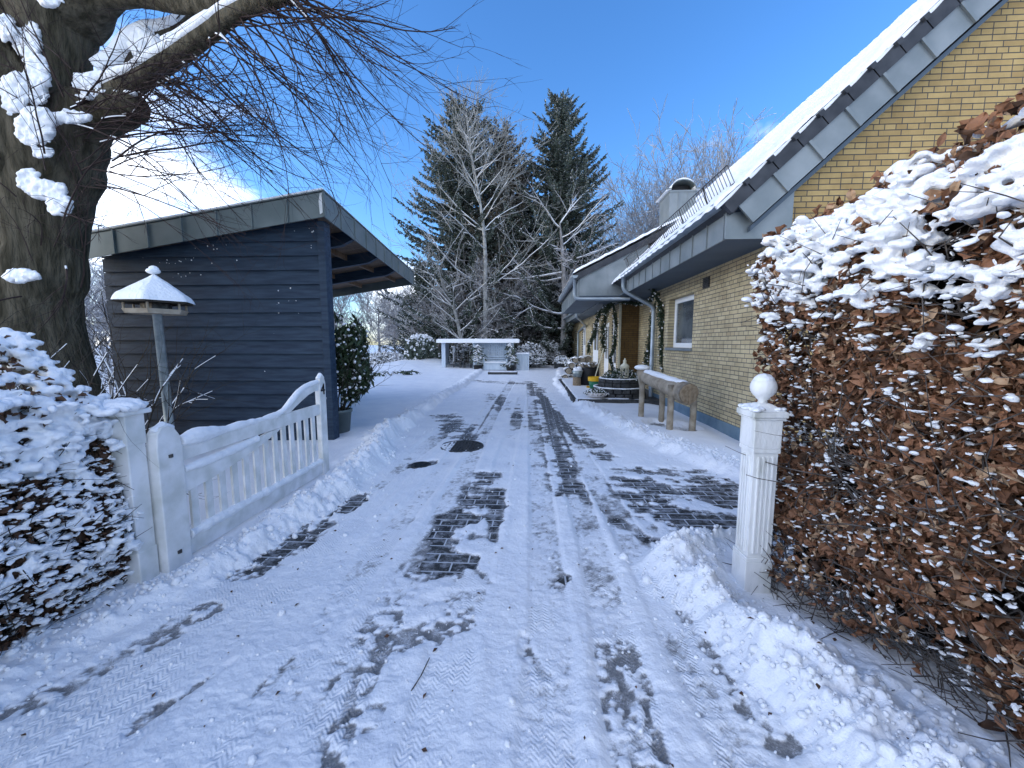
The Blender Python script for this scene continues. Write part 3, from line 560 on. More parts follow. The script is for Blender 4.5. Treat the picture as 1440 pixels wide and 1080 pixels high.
c = A(*onY(827, 545, 12.2)[:2], .12); t = thing('wood_barrel', 'black round barrel of kindling in front of the house wall', 'barrel', c)
part('body', lambda m: m.lathe(c, [(.26, 0), (.32, .1), (.34, .35), (.32, .58), (.29, .6), (.28, .45)], 24), BLACKP, t, smooth=True)
part('kindling', lambda m: m.segs(c+rng.normal(size=(24, 3))*A(.12, .12, 0)+A(0, 0, .5), c+rng.normal(size=(24, 3))*A(.17, .17, .04)+A(0, 0, .72), .02, .02, 6), LOGW, t)
m = MB(); m.scatter(IV, IF, c+rng.normal(size=(14, 3))*A(.12, .12, .02)+A(0, 0, .70), frames(14, (0, 0, 1), .2), rng.uniform(.04, .08, 14)[:, None]*A(1, 1, .5)); m.build('snow_cap', SNOWF, t, smooth=True)
c = A(*onY(811, 545, 11.9)[:2], .0); t = thing('chopping_log', 'upright light log beside the black barrel with a zinc pot on it', 'log', c)
part('log', lambda m: m.lathe(c, [(.13, 0), (.12, .42), (.11, .43)], 14), LOGE, t)
t = thing('metal_pot', 'grey zinc pot full of snow on the upright log', 'pot', c+A(.02, 0, .43)); cc = c+A(.02, 0, .43)
part('pot', lambda m: m.lathe(cc, [(.12, 0), (.17, .2), (.16, .2), (.11, .05)], 18), STEEL, t, smooth=True); m = MB(); m.scatter(IV, IF, np.array([cc+A(0, 0, .2), cc+A(.05, .02, .27), cc+A(-.06, 0, .25)]), frames(3, (0, 0, 1), .1), np.array([(.15, .15, .07), (.09, .09, .06), (.08, .08, .05)])); m.build('snow_cap', SNOWF, t, smooth=True)
# firewood rounds heaped against the wall
def where_(x, z, y): return ('low' if z < .3 else 'upper' if z > .55 else 'middle')
lg = []
for row in range(4):
    for k in range(6-row): lg.append((1.30+k*.27+row*.14+rng.normal()*.02, 15.8+rng.normal()*.12+k*.15, .13+row*.22+rng.normal()*.01, rng.uniform(.105, .14), row, k))
ordn = ['first', 'second', 'third', 'fourth', 'fifth', 'sixth']
for x, y, z, r_, row, k in lg:
    t = thing('firewood_log', 'firewood log, %s from left in the %s row of the heap' % (ordn[k], ['bottom', 'second', 'third', 'top'][row]), 'log', (x, y, z), 'firewood logs heaped by the house wall')
    L_ = rng.uniform(.4, .6); part('bark', lambda m: m.tube([(x, y-L_/2, z), (x, y, z+.01), (x, y+L_/2, z)], r_, 12, nz=.08), BARKD, t, smooth=True)
    part('cut_end', lambda m: m.tube([(x, y-L_/2-.006, z), (x, y-L_/2+.01, z)], r_*.9, 12), LOGW, t)
    if row == 3 or k in (0, 5-row) or rng.random() < .5: m = MB(); m.scatter(IV, IF, np.array([(x, y-.04, z+r_*.75)]), frames(1, (0, 0, 1), .02), np.array([(r_*.95, L_*.5, r_*.5)])); m.build('snow_cap', SNOWF, t, smooth=True)
for i, (x, y, w, z) in enumerate([(2.3, 18.3, .7, .0), (2.1, 20.2, .8, .0), (1.7, 22.5, .9, 0)]):
    t = thing('plant_trough', ['low plant trough behind the pot heap', 'middle plant trough by the wall', 'farthest low plant trough'][i], 'planter', (x, y, z), 'plant troughs by the wall')
    boxp('trough', (x-w/2, y-.2, z), (x+w/2, y+.2, z+.35), STONE, t, bevel=.01)
    m = MB(); P = bushy(m, (x, y, .3), w*.6, .45, 500, .1); P2 = P[::2]; m.scatter(IV1, IF1, P2+A(0, 0, .02), frames(len(P2)), rng.uniform(.02, .06, len(P2)), 1); m.build('foliage', [LEAFG, SNOWF], t)
# garlands
def garland(pts, label, w=.095, dens=480, lights=True):
    p = np.array(pts, float); seg = np.linalg.norm(np.diff(p, axis=0), axis=1); L = np.concatenate([[0], np.cumsum(seg)]); tt = np.linspace(0, L[-1], int(L[-1]*20)+4)
    q = np.stack([np.interp(tt, L, p[:, k]) for k in range(3)], -1)+rng.normal(size=(len(tt), 3))*.012
    t = thing('garland', label, 'garland', p[0], 'evergreen garlands round the doors'); m = MB(); m.tube(q, .012, 5); m.build('wire', BARKD, t)
    n = int(L[-1]*dens*3); s = rng.uniform(0, L[-1], n); P = np.stack([np.interp(s, tt, q[:, k]) for k in range(3)], -1)
    wv = w*(.6+.8*vnoise(s*5, s*0)); u = rng.normal(size=(n, 3)); u /= np.linalg.norm(u, axis=1)[:, None]
    m = MB(); m.scatter(LV2, LF2, P+u*wv[:, None]*rng.random((n, 1)), frames(n), rng.uniform(.03, .065, n)); m.build('foliage', LEAFG, t)
    k = rng.random(n) < .018; m = MB(); m.scatter(IV1, IF1, P[k]+u[k]*wv[k][:, None], frames(k.sum()), rng.uniform(.012, .024, k.sum())); m.build('bauble', SNOWF, t)
garland([onY(932, 412, 9.6), onY(925, 425, 9.9), onY(918, 450, 10.1), onY(915, 480, 10.2), onY(909, 505, 10.3), onY(908, 518, 10.3)], 'garland hanging left of the nearest downpipe over the glazed door')
garland([onY(918, 405, 9.4), onY(929, 430, 9.3), onY(931, 470, 9.3), onY(932, 500, 9.3), onY(933, 522, 9.2)], 'garland hanging straight down right beside the nearest downpipe', .09)
garland([onY(868, 418, 12.2), onY(862, 425, 12.3), onY(867, 460, 12.3), onY(864, 485, 12.2), onY(858, 505, 12.2), onY(864, 528, 12.2)], 'garland swinging down the brown brick corner', .06)
garland([onY(866, 419, 12.1), onY(852, 436, 12.8), onY(848, 460, 13), onY(849, 493, 13)], 'thickest garland strand ending above the white door', .13)
garland([onY(858, 428, 12.7), onY(841, 442, 13.4), onY(836, 470, 13.6), onY(829, 484, 14), onY(827, 496, 14)], 'leftmost garland curling out over the far window', .085)
garland([onY(930, 414, 10), onY(900, 428, 11.8), onY(872, 424, 12.2)], 'garland slung under the soffit between the two doors', .05)

# ------------------------------------------------------------------ hollow log on legs
def ng(px, py): c_ = onG(px, py); return A(c_[0], c_[1], 0)
l1, l2, l3, l4 = ng(901, 592), ng(941, 611), ng(973, 609), ng(929, 592)
l4 = A(2.35, 7.1, 0)
t = thing('log_trough', 'weathered log on four post legs with snow on top beside the brick wall', 'log bench', l2)
for b, h in ((l1, .86), (l2, .80), (l3, .62), (l4, .7)): part('leg', lambda m: m.tube([b+A(0, 0, -.02), b+A(.005, 0, h*.5), b+A(0, 0, h)], [.052, .05, .053], 12, nz=.12), LOGW, t, smooth=True)
a = onY(905, 535, 7.35); b = A((l2[0]+l3[0])/2+.0, (l2[1]+l3[1])/2-.25, .68); a = A(a[0], a[1], .84)
dd = (b-a)/np.linalg.norm(b-a)
part('log', lambda m: m.tube([a+(b-a)*s_ for s_ in np.linspace(0, 1, 9)], np.array([.10, .125, .13, .13, .135, .14, .15, .165, .17]), 18, nz=.14), LOGW, t, smooth=True)
part('log_end', lambda m: (m.tube([b+dd*.004, b+dd*.02], [.16, .15], 16, nz=.1), m.box(b+dd*.02+A(-.012, -.01, -.16), b+dd*.03+A(.012, .01, .16))), LOGE, t)
def lsnow(m):
    s_ = np.linspace(.06, .93, 26); P = np.array([a+(b-a)*v+A(0, 0, .105+.03*v) for v in s_]); m.tube(P, .085*(.8+.4*fbm(s_*9, s_*0, 1, 3, 4))*np.sqrt(np.clip(np.minimum(s_-.04, .95-s_)/.05, .1, 1)), 12, squash=.55)
part('snow_cap', lsnow, SNOWF, t, smooth=True)
hd = a+A(-.02, .05, .08); part('carved_head', lambda m: m.tube([hd+A(.03, -.03, -.25), hd, hd+A(-.04, .02, .05)], [.08, .10, .085], 12, nz=.1), LOGW, t, smooth=True); m = MB(); m.scatter(IV, IF, np.array([hd+A(0, 0, .08)]), frames(1, (0, 0, 1), .01), np.array([(.15, .13, .055)])); m.build('head_snow', SNOWF, t, smooth=True)

# ------------------------------------------------------------------ gate posts and gate
c = A(1.305, 2.25, 0); s = .075
t = thing('gate_post', 'white square fluted gate post with a ball finial in front of the brown hedge', 'gate post', c)
def post(m, c, s, h):
    for z0, z1, w in ((-.05, .2, s), (.2, .225, s), (.225, .84, s-.008), (.84, .865, s), (.865, h, s)): m.box((c[0]-w, c[1]-w, z0), (c[0]+w, c[1]+w, z1))
    for i in range(4): x = c[0]-s*.5+i*s*.33; m.box((x-.007, c[1]-s-.002, .25), (x+.007, c[1]-s+.012, .82)); y = c[1]-s*.5+i*s*.33; m.box((c[0]-s-.002, y-.007, .25), (c[0]-s+.012, y+.007, .82))
part('shaft', lambda m: post(m, c, s, 1.03), OLDWHITE, t, bevel=.004)
def capf(m, c, s, z):
    for i, (w, z0, z1) in enumerate(((s+.012, z, z+.012), (s+.019, z+.012, z+.045))): m.box((c[0]-w, c[1]-w, z0), (c[0]+w, c[1]+w, z1))
    w = s+.017; a0 = [(c[0]-w, c[1]-w, z+.045), (c[0]+w, c[1]-w, z+.045), (c[0]+w, c[1]+w, z+.045), (c[0]-w, c[1]+w, z+.045)]; w = .03; b0 = [(c[0]-w, c[1]-w, z+.085), (c[0]+w, c[1]-w, z+.085), (c[0]+w, c[1]+w, z+.085), (c[0]-w, c[1]+w, z+.085)]
    m.add(a0+b0, [(0, 1, 5, 4), (1, 2, 6, 5), (2, 3, 7, 6), (3, 0, 4, 7), (4, 5, 6, 7)])
part('cap', lambda m: capf(m, c, s, 1.03), OLDWHITE, t, bevel=.007)
part('ball', lambda m: m.lathe((c[0], c[1], 1.11), [(.028, 0), (.022, .02), (.035, .032)]+[(.067*cos(a), .095+.067*sin(a)) for a in np.linspace(-1.0, 1.5, 12)], 24), OLDWHITE, t, smooth=True)
def psnow(m):
    n = 46; u = rng.uniform(-1, 1, (n, 2)); w = s+.015; m.scatter(IV, IF, np.stack([c[0]+u[:, 0]*w, c[1]+u[:, 1]*w, 1.085+.02*(1-np.abs(u).max(1))+0*u[:, 0]], -1), frames(n, (0, 0, 1), .2), rng.uniform(.012, .026, n)[:, None]*A(1, 1, .5))
    m.scatter(IV, IF, np.array([(c[0], c[1], 1.232)]), frames(1, (0, 0, 1), .01), np.array([(.058, .058, .052)]))
remesh(part('snow_cap', psnow, SNOWF, t), .005)
c = A(-2.365, 2.10, 0); s = .054
t = thing('gate_post', 'plain white gate post with a snowy flat cap at the end of the left hedge', 'gate post', c)
part('shaft', lambda m: (m.box(c+A(-s, -s, -.05), c+A(s, s, 1.04)), m.box(c+A(-s-.004, -s-.004, .0), c+A(s+.004, s+.004, .22)), m.box(c+A(-s-.004, -s-.004, .86), c+A(s+.004, s+.004, 1.04))), WHITE, t, bevel=.006)
part('cap', lambda m: m.box(c+A(-s-.03, -s-.03, 1.04), c+A(s+.03, s+.03, 1.068)), WHITE, t, bevel=.008)
m = MB(); n = 30; u = rng.uniform(-1, 1, (n, 2)); m.scatter(IV, IF, np.stack([c[0]+u[:, 0]*.07, c[1]+u[:, 1]*.07, 1.085+.035*(1-np.abs(u).max(1))], -1), frames(n, (0, 0, 1), .2), rng.uniform(.03, .05, n)[:, None]*A(1, 1, .6)); remesh(m.build('snow_cap', SNOWF, t), .008)
GXp = -2.28
g = thing('garden_gate', 'open white wooden picket gate with a swept top rail and the number 4', 'gate', (GXp, 2.2, 0))
def gp(x, y): q = onX(x, y, GXp); return q[1], q[2]
def slab(m, yz, th=.035, x=GXp): m.prism([(x, y, z) for y, z in yz], (-th, 0, 0))
def arcpoly(up, lo): return up+lo[::-1]
part('hinge_stile', lambda m: slab(m, [(2.17, -.02), (2.34, -.02), (2.34, .78), (2.325, .87), (2.29, .925), (2.25, .945), (2.21, .94), (2.18, .90), (2.17, .82)], .075, GXp+.02), WHITE, g, bevel=.006)
part('end_stile', lambda m: slab(m, [(4.0, .0), (4.12, .0), (4.12, 1.02), (4.10, 1.08), (4.065, 1.11), (4.03, 1.09), (4.0, 1.02)], .055, GXp+.01), WHITE, g, bevel=.006)
ytop = np.linspace(2.34, 4.0, 24)
def ztop(y): return .80-.0*y+.0+.03*np.sin((y-2.34)/1.66*pi)*-1
part('top_rail', lambda m: slab(m, [(2.34, .80), (4.0, .80), (4.0, .69), (2.34, .69)]), WHITE, g, bevel=.004)
cu = [(3.30, .802), (3.42, .83), (3.54, .90), (3.66, .97), (3.78, 1.01), (3.9, 1.03), (4.0, 1.035)]; cl_ = [(3.50, .80), (3.58, .83), (3.68, .88), (3.8, .925), (3.9, .945), (4.0, .95)]
part('swept_rail', lambda m: slab(m, cu+[(4.0, .95), (3.9, .945), (3.8, .925), (3.68, .88), (3.58, .84), (3.5, .802)]), WHITE, g, bevel=.003)
mu = [(2.34, .62), (2.6, .625), (2.85, .64), (3.05, .66), (3.2, .685)]; ml = [(2.34, .47), (2.6, .50), (2.85, .545), (3.05, .59), (3.25, .645), (3.36, .688)]
part('middle_rail', lambda m: slab(m, mu+ml[::-1], .035, GXp+.004), WHITE, g, bevel=.003)
part('bottom_rail', lambda m: slab(m, [(2.34, .04), (4.0, .04), (4.0, .17), (2.34, .17)]), WHITE, g, bevel=.004)
for i in range(13):
    y = 2.425+i*.1215
    zt = np.interp(y, [p[0] for p in ml], [p[1] for p in ml]) if y < 3.36 else .70
    boxp('picket', (GXp-.026, y-.028, .16), (GXp-.009, y+.028, zt+.01), WHITE, g)
def gsnow(m):
    y = np.linspace(2.36, 3.32, 60); hh = .032*(.5+1.0*fbm(y*8, y*0, 1, 3, 7))+.03*np.exp(-((y-2.5)/.14)**2); m.tube(np.stack([np.full(60, GXp-.017), y, .80+hh*.35], -1), np.maximum(hh, .012), 10, squash=1)
    q = np.array(cu); y = np.linspace(3.3, 4.0, 30); z = np.interp(y, q[:, 0], q[:, 1]); m.tube(np.stack([np.full(30, GXp-.017), y, z+.006], -1), .024+.006*fbm(y*9, y*0, 1, 2, 3), 10)
    y = np.linspace(2.36, 3.05, 50); z = np.interp(y, [p[0] for p in mu], [p[1] for p in mu]); m.tube(np.stack([np.full(50, GXp-.012), y, z+.004], -1), .018+.026*fbm(y*7, y*0, 1, 3, 5), 10)
    y = np.linspace(2.36, 3.98, 120); m.tube(np.stack([np.full(120, GXp-.012), y, .175+.01*fbm(y*9, y*0, 1, 3, 9)], -1), .016+.034*fbm(y*11, y*0, 1, 3, 8), 10)
    m.tube([(GXp-.018, 4.015, 1.07), (GXp-.018, 4.065, 1.115), (GXp-.018, 4.11, 1.07)], .024, 10); m.tube([(GXp-.018, 2.19, .91), (GXp-.018, 2.25, .945), (GXp-.018, 2.31, .91)], .026, 10)
remesh(part('snow_cap', gsnow, SNOWF, g), .007)
part('bolt', lambda m: (m.lathe((GXp+.02, 2.25, .75), [(.014, -.01), (.014, .01)], 10), m.lathe((GXp+.02, 2.25, .12), [(.014, -.01), (.014, .01)], 10)), IRON, g)
cu4 = bpy.data.curves.new('number', 'FONT'); cu4.body = '4'; cu4.size = .17; cu4.extrude = .003; ob = bpy.data.objects.new('number', cu4); COL.objects.link(ob); ob.data.materials.append(BLACKP)
ob.parent = g; ob.location = (.016, 4.012-2.2, .90); ob.rotation_euler = (pi/2, 0, pi/2); tag(ob, 'black numeral 4')
dg = bpy.context.evaluated_depsgraph_get(); me = bpy.data.meshes.new_from_object(ob.evaluated_get(dg)); o2 = bpy.data.objects.new('house_number', me); COL.objects.link(o2); o2.parent = g; o2.location = ob.location; o2.rotation_euler = ob.rotation_euler; o2['label'] = 'black numeral 4'; bpy.data.objects.remove(ob)
part('latch', lambda m: m.box((GXp-.03, 4.12, .83), (GXp-.02, 4.19, .85)), STEEL, g)

# ------------------------------------------------------------------ bird feeder
c = onY(221, 442, 3.3); bp_ = c+A(.02, 0, -c[2]); p0 = onY(249, 690, 3.3); p0[2] = -.05
t = thing('bird_feeder', 'wooden bird feeder with a snow covered hexagonal roof on a grey steel pole', 'bird feeder', p0)
part('pole', lambda m: m.tube([p0, c], .034, 16), STEEL, t, smooth=True)
part('tray', lambda m: m.lathe(c, [(.21, 0), (.228, .038), (.215, .038), (.21, .013)], 6), LOGW, t)
part('feeding_house', lambda m: m.lathe(c, [(.11, .02), (.11, .10)], 6), IRON, t)
for i in range(6): a = i*pi/3; part('roof_post', lambda m: m.segs([c+A(.212*cos(a), .212*sin(a), .02)], [c+A(.212*cos(a), .212*sin(a), .11)], .009, .009, 6), LOGW, t)
part('roof', lambda m: m.lathe(c, [(.272, .09), (.276, .10), (.03, .30), (.02, .29), (.23, .095)], 6), BARKD, t)
def fs(m):
    k = 72; nr = 26; a = np.arange(k)*2*pi/k; hexr = np.cos(pi/6)/np.cos((a % (pi/3))-pi/6); V = []
    for i in range(nr+1):
        u = i/nr; r = .285*(1-u); zz = .105+(.315-.105)*u+.035*np.sqrt(min(1, u*8))*(.8+.4*fbm(a*2, a*0+u*3, 1, 2, 3)); rr = r*(hexr*(1-u*.7)+.7*u)
        V.append(np.stack([c[0]+rr*np.cos(a), c[1]+rr*np.sin(a), c[2]+zz+0*a], -1))
    V = np.array(V); I = np.arange((nr+1)*k).reshape(nr+1, k); F = np.stack([I[:-1], np.roll(I, -1, 1)[:-1], np.roll(I, -1, 1)[1:], I[1:]], -1).reshape(-1, 4); m.add(V.reshape(-1, 3), F)
    m.scatter(IV, IF, np.array([c+A(0, 0, .372), c+A(.008, 0, .386)]), frames(2, (0, 0, 1), .01), np.array([(.052, .052, .027), (.038, .038, .034)]))
part('snow_cap', fs, SNOWF, t, smooth=True)

# ------------------------------------------------------------------ carport
K = thing('carport', 'dark blue boarded carport with a grey metal edged mono pitch roof', 'carport', (-2.9, 5.2, 0))
zf = lambda x: 3.06-(-2.72-x)*.148                       # underside of the fascia along the front
def boards(m, y=5.2):
    n = 17; p = .187; x1 = -2.86; xa = -5.92
    for i in range(n):
        z0, z1 = i*p, (i+1)*p+.02
        poly = [(xa, z0), (x1, z0), (x1, min(z1, zf(x1)+.05))]
        lim = lambda x: zf(x)+.05
        if lim(xa) < z1:
            if lim(x1) <= z0: continue
            xx_ = x1-(lim(x1)-z1)/.148 if lim(x1) > z1 else x1; poly = [(max(xa, x1-(lim(x1)-z0)/.148), z0), (x1, z0), (x1, min(z1, lim(x1)))]
            if xx_ < x1: poly.append((xx_, z1))
            if lim(xa) > z0: poly = [(xa, z0)]+poly[1:]+[(xa, lim(xa))]
        else: poly.append((xa, z1))
        V = []
        for (x, z) in poly: V.append((x, y+.034*(z-z0)/p-.034, z))
        m.prism(V, (0, .02, 0))
part('front_wall', boards, SIDING, K)
part('wall_backing', lambda m: m.prism([(-5.9, 5.225, 0), (-2.88, 5.225, 0), (-2.88, 5.225, 3.03), (-5.9, 5.225, 2.58)], (0, .08, 0)), SIDING, K)
part('side_wall', lambda m: [m.box((-5.95-.0, 5.2, i*.187), (-5.90, 9.9, i*.187+.18)) for i in range(14)], SIDING, K)
part('corner_post', lambda m: m.box((-2.86, 5.165, -.05), (-2.76, 5.32, 3.06)), SIDING, K, bevel=.004)
part('post', lambda m: m.box((-5.8, 9.7, 0), (-5.68, 9.82, 2.6)), SIDING, K)
# roof slab: the right edge runs back at a slight angle
FR, FB = A(-2.66, 5.0), A(-3.13, 10.25); LF_, LB = A(-6.0, 5.0), A(-6.3, 10.25)
def zb(x): return 3.06-(-2.66-x)*.148
def slabr(m, z0, z1, ins=0):
    V = [(FR[0]-ins, FR[1]+ins), (FB[0]-ins, FB[1]-ins), (LB[0]+ins, LB[1]-ins), (LF_[0]+ins, LF_[1]+ins)]
    a_ = [(x, y, zb(x)+z0) for x, y in V]; b_ = [(x, y, zb(x)+z1) for x, y in V]; m.add(a_+b_, [(0, 1, 2, 3), (7, 6, 5, 4), (0, 4, 5, 1), (1, 5, 6, 2), (2, 6, 7, 3), (3, 7, 4, 0)])
part('canopy_ceiling', lambda m: slabr(m, .20, .235, .03), WOODU, K)
part('roof_sheet', lambda m: slabr(m, .31, .325, -.012), ZINCD, K)
part('roof_snow', lambda m: slabr(m, .327, .365, .015), SNOWF, K, bevel=.012)
def fasc(m, P, Q, n):
    P, Q = A(*P), A(*Q); d = Q-P; d /= np.linalg.norm(d); o_ = A(-d[1], d[0])*.02
    q = lambda s_, u: (P[0]+(Q-P)[0]*s_+o_[0]*u, P[1]+(Q-P)[1]*s_+o_[1]*u)
    m.prism([(*q(0, 0), zb(P[0])), (*q(1, 0), zb(Q[0])), (*q(1, 0), zb(Q[0])+.30), (*q(0, 0), zb(P[0])+.30)], (o_[0], o_[1], 0))
    for i in range(n+1):
        s_ = i/n; x, y = q(s_, 0); w = d*.008
        m.prism([(x-w[0], y-w[1], zb(x)), (x+w[0], y+w[1], zb(x)), (x+w[0], y+w[1], zb(x)+.30), (x-w[0], y-w[1], zb(x)+.30)], (-o_[0]*.9, -o_[1]*.9, 0))
part('front_fascia', lambda m: fasc(m, LF_, FR, 7), ZINCD, K); part('side_fascia', lambda m: fasc(m, FR, FB, 10), ZINCD, K); part('back_fascia', lambda m: fasc(m, FB, LB, 7), ZINCD, K)
for i, y in enumerate((6.2, 7.45, 8.7)):
    xr_ = np.interp(y, [5, 10.25], [-2.66, -3.13])-.1
    part('beam', lambda m: m.prism([(-5.9, y, zb(-5.9)), (xr_-.18, y, zb(xr_)-.03), (xr_, y, zb(xr_)+.06), (xr_, y, zb(xr_)+.2), (-5.9, y, zb(-5.9)+.2)], (0, .09, 0)), SIDING, K)
for x in (-3.6, -4.5, -5.3): boxp('rafter', (x, 5.3, zb(x)+.11), (x+.05, 10.1, zb(x)+.199), WOODU, K)
c = A(-6.10, 4.98, zb(-6.2)+.2); part('gutter', lambda m: (m.box(c+A(-.05, 0, 0), c+A(.07, 5.2, .1)), m.box(c+A(-.01, .0, -.16), c+A(.06, .12, 0))), BARKD, K)
part('lime_streak', lambda m: (m.prism([(-2.70, 4.972, 3.08), (-2.665, 4.972, 3.10), (-2.668, 4.972, 3.34), (-2.69, 4.972, 3.33), (-2.71, 4.972, 3.24)], (0, .004, 0))), WHITE, K)
m = MB(); SP = []
for (px, py, sx, sy, n_) in [(265, 372, 26, 16, 34), (300, 345, 14, 10, 10), (437, 325, 3, 8, 7), (442, 350, 3, 6, 5), (395, 430, 4, 7, 7), (410, 415, 40, 60, 16), (255, 377, 8, 2, 7)]:
    for _ in range(n_): v = onY(px+rng.normal()*sx, py+rng.normal()*sy, 5.185); SP.append((v[0], 5.187, min(v[2], zf(v[0])-.05)))
SP = np.array(SP); r = rng.uniform(.003, .009, len(SP)); m.scatter(IV1, IF1, SP, frames(len(SP), (0, 1, 0), .02), np.stack([r*1.3, r, r*.7], -1)); m.build('snow_specks', SNOWF, K)
# evergreen in a pot at the carport corner
c = A(-2.92, 5.66, 0)
t = thing('potted_evergreen', 'tall dark evergreen shrub in a black pot behind the carport corner', 'potted shrub', c)
part('pot', lambda m: m.lathe(c, [(.12, 0), (.17, .42), (.185, .42), (.185, .46), (.16, .46), (.15, .35)], 20), ZINCD, t, smooth=True)
tw = []; m = MB()
for i in range(9): branch(tw, c+A(0, 0, .3), A(.2+rng.normal()*.25, rng.normal()*.25, 1), 1.0, .012, 0, 2, up=.05, ang=.4)
T = np.array(tw); m.segs(T[:, :3], T[:, 3:6], T[:, 6], T[:, 7], 4); m.build('stem', BARKD, t)
n = 2600; u = rng.normal(size=(n, 3)); u /= np.linalg.norm(u, axis=1)[:, None]; rr = rng.random((n, 1))**.4
P = c+A(.16, .1, 1.24)+u*rr*A(.30, .34, .76); P[:, 0] += .05*np.sin(P[:, 2]*9)+(P[:, 2] > 1.3)*-.05; P = P[(fbm(P[:, 0]+5, P[:, 2], 3.5, 2, 1)+.12*P[:, 1]*0) > .36]
m = MB(); Fr = frames(len(P), (0, -.2, .5), .6); Fr[:, 0, 2] -= .8; m.scatter(LV2, LF2, P, Fr, rng.uniform(.07, .12, len(P))[:, None]*A(1, .8, 1)); m.build('foliage', LEAFG, t)
k = rng.random(len(P)) < .2; m = MB(); Q = P[k]+A(0, -.01, .02); m.scatter(IV1, IF1, Q, frames(len(Q), (0, 0, 1), .5), rng.uniform(.014, .032, len(Q))[:, None]*A(1.3, .8, .7)); m.build('snow_cap', SNOWF, t, smooth=True)

# ------------------------------------------------------------------ brown beech hedge on the right
def clumps(m, P, s, k=5, flat=.6):
    n = len(P)
    for _ in range(k):
        r = s*rng.uniform(.45, 1, n); m.scatter(IV1, IF1, P+rng.normal(size=(n, 3))*s[:, None]*A(.75, .75, .22), frames(n, (0, 0, 1), .25), np.stack([r, r*rng.uniform(.6, 1, n), r*flat*rng.uniform(.6, 1.1, n)], -1))
R_ = thing('beech_hedge', 'tall brown leaved beech hedge heaped with snow along its top, right of the drive', 'hedge', (1.9, 1.2, 0))
YA, YB, ZT = .2, 2.48, 2.13
def rface(y, z):                               # x of the hedge face
    b = 1.57+.03*np.clip((1.7-y)/.5, -1, 1.4)+(.10*np.clip((1.7-y)/.5, -1, 1)-.06)*sm(.9, 0, z)-.19*np.exp(-((z-1.80)/.36)**2)
    return b+.07*(fbm(y+3, z, 2.4, 3, 31)-.5)*2+.5*np.clip(z-1.9, 0, .4)**2*4
n = 24000; y = rng.uniform(YA, YB, n); z = .10+(ZT-.1)*rng.random(n)**.95
dep = rng.exponential(.055, n); P = np.stack([rface(y, z)+dep, y, z], -1)
gap = fbm(y*1+9, z, 4.2, 3, 33); keep = (gap > .425+dep*.3) & ((z > .38) | (rng.random(n) < .3)); P = P[keep]
nt = 1700; x = 1.42+rng.random(nt)**1.3*1.2; yt = rng.uniform(YA, YB, nt); T_ = np.stack([x, yt, ZT+.06+rng.normal(size=nt)*.035-.34*np.clip((1.72-x)/.3, 0, 1)**1.6+.10*(fbm(x, yt, 3.5, 3, 41)-.5)*2], -1)
ne = 3500; E_ = np.stack([rng.uniform(1.4, 2.7, ne), YB-rng.exponential(.05, ne)+.05, rng.uniform(.25, ZT, ne)], -1)
P = np.vstack([P, T_, E_])
m = MB(); Fr = frames(len(P), (-.6, -.35, .25), .75); Fr[:, 0, 2] -= .35; Fr[:, 0] /= np.linalg.norm(Fr[:, 0], axis=1)[:, None]; Fr[:, 1] = np.cross(Fr[:, 2], Fr[:, 0]); Fr[:, 1] /= np.linalg.norm(Fr[:, 1], axis=1)[:, None]; Fr[:, 2] = np.cross(Fr[:, 0], Fr[:, 1])
SC = rng.uniform(.034, .074, len(P))[:, None]*np.stack([np.ones(len(P)), rng.uniform(.55, 1.0, len(P)), rng.uniform(.4, 2.4, len(P))], -1); kd = rng.choice(3, len(P), p=(.62, .22, .16))
for k_ in range(3): m.scatter(LV, LF, P[kd == k_], Fr[kd == k_], SC[kd == k_], k_)
m.build('leaves', [LEAFB, LEAFD, LEAFT], R_)
n = 3600; y = rng.uniform(YA, YB-.1, n); z = .02+(ZT-.25)*rng.random(n)**1.4; P = np.stack([rface(y, z)+rng.uniform(-.03, .25, n), y, z], -1)
d = rng.normal(size=(n, 3))*A(.5, 1, .6)+A(-.35, 0, .35); d /= np.linalg.norm(d, axis=1)[:, None]
m = MB(); L_ = rng.uniform(.06, .26, n)[:, None]; mid = P+d*L_*.5+rng.normal(size=(n, 3))*.012; m.segs(P, mid, .0028, .0022, 4); m.segs(mid, P+d*L_+rng.normal(size=(n, 3))*.015, .0022, .0012, 4)
st_ = []
for i in range(26): yy_ = rng.uniform(YA, YB); branch(st_, (1.9+rng.normal()*.06, yy_, 0), (-.05, 0, 1), 1.1, .014, 0, 1, 8, .12, .05, (4, 6), .6, .5)
T = np.array(st_); m.segs(T[:, :3], T[:, 3:6], T[:, 6], T[:, 7], 5); m.build('twigs', TWIGH, R_)
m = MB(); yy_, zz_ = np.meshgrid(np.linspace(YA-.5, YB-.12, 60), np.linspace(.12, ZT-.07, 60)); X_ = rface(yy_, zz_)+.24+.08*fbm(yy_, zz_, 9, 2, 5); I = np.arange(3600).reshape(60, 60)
m.add(np.stack([X_, yy_, zz_], -1).reshape(-1, 3), np.stack([I[:-1, :-1], I[:-1, 1:], I[1:, 1:], I[1:, :-1]], -1).reshape(-1, 4)); m.box((1.95, YA-.5, .12), (2.7, YB-.1, ZT-.08)); m.build('dark_shade_core', HCORE, R_)  # solid sheet and box closing see-through gaps, inner shade painted as dark colour
m = MB(); n = 1500; y = rng.uniform(YA, YB, n); x = 1.42+rng.random(n)**1.3*1.25; zt = ZT+.05-.34*np.clip((1.72-x)/.3, 0, 1)**1.6+.10*(fbm(x, y, 3.5, 3, 41)-.5)*2
kp = fbm(x+3, y, 6, 3, 43) > .47; P = np.stack([x, y, zt], -1)[kp]; clumps(m, P, rng.uniform(.022, .058, len(P)), 5, .62)
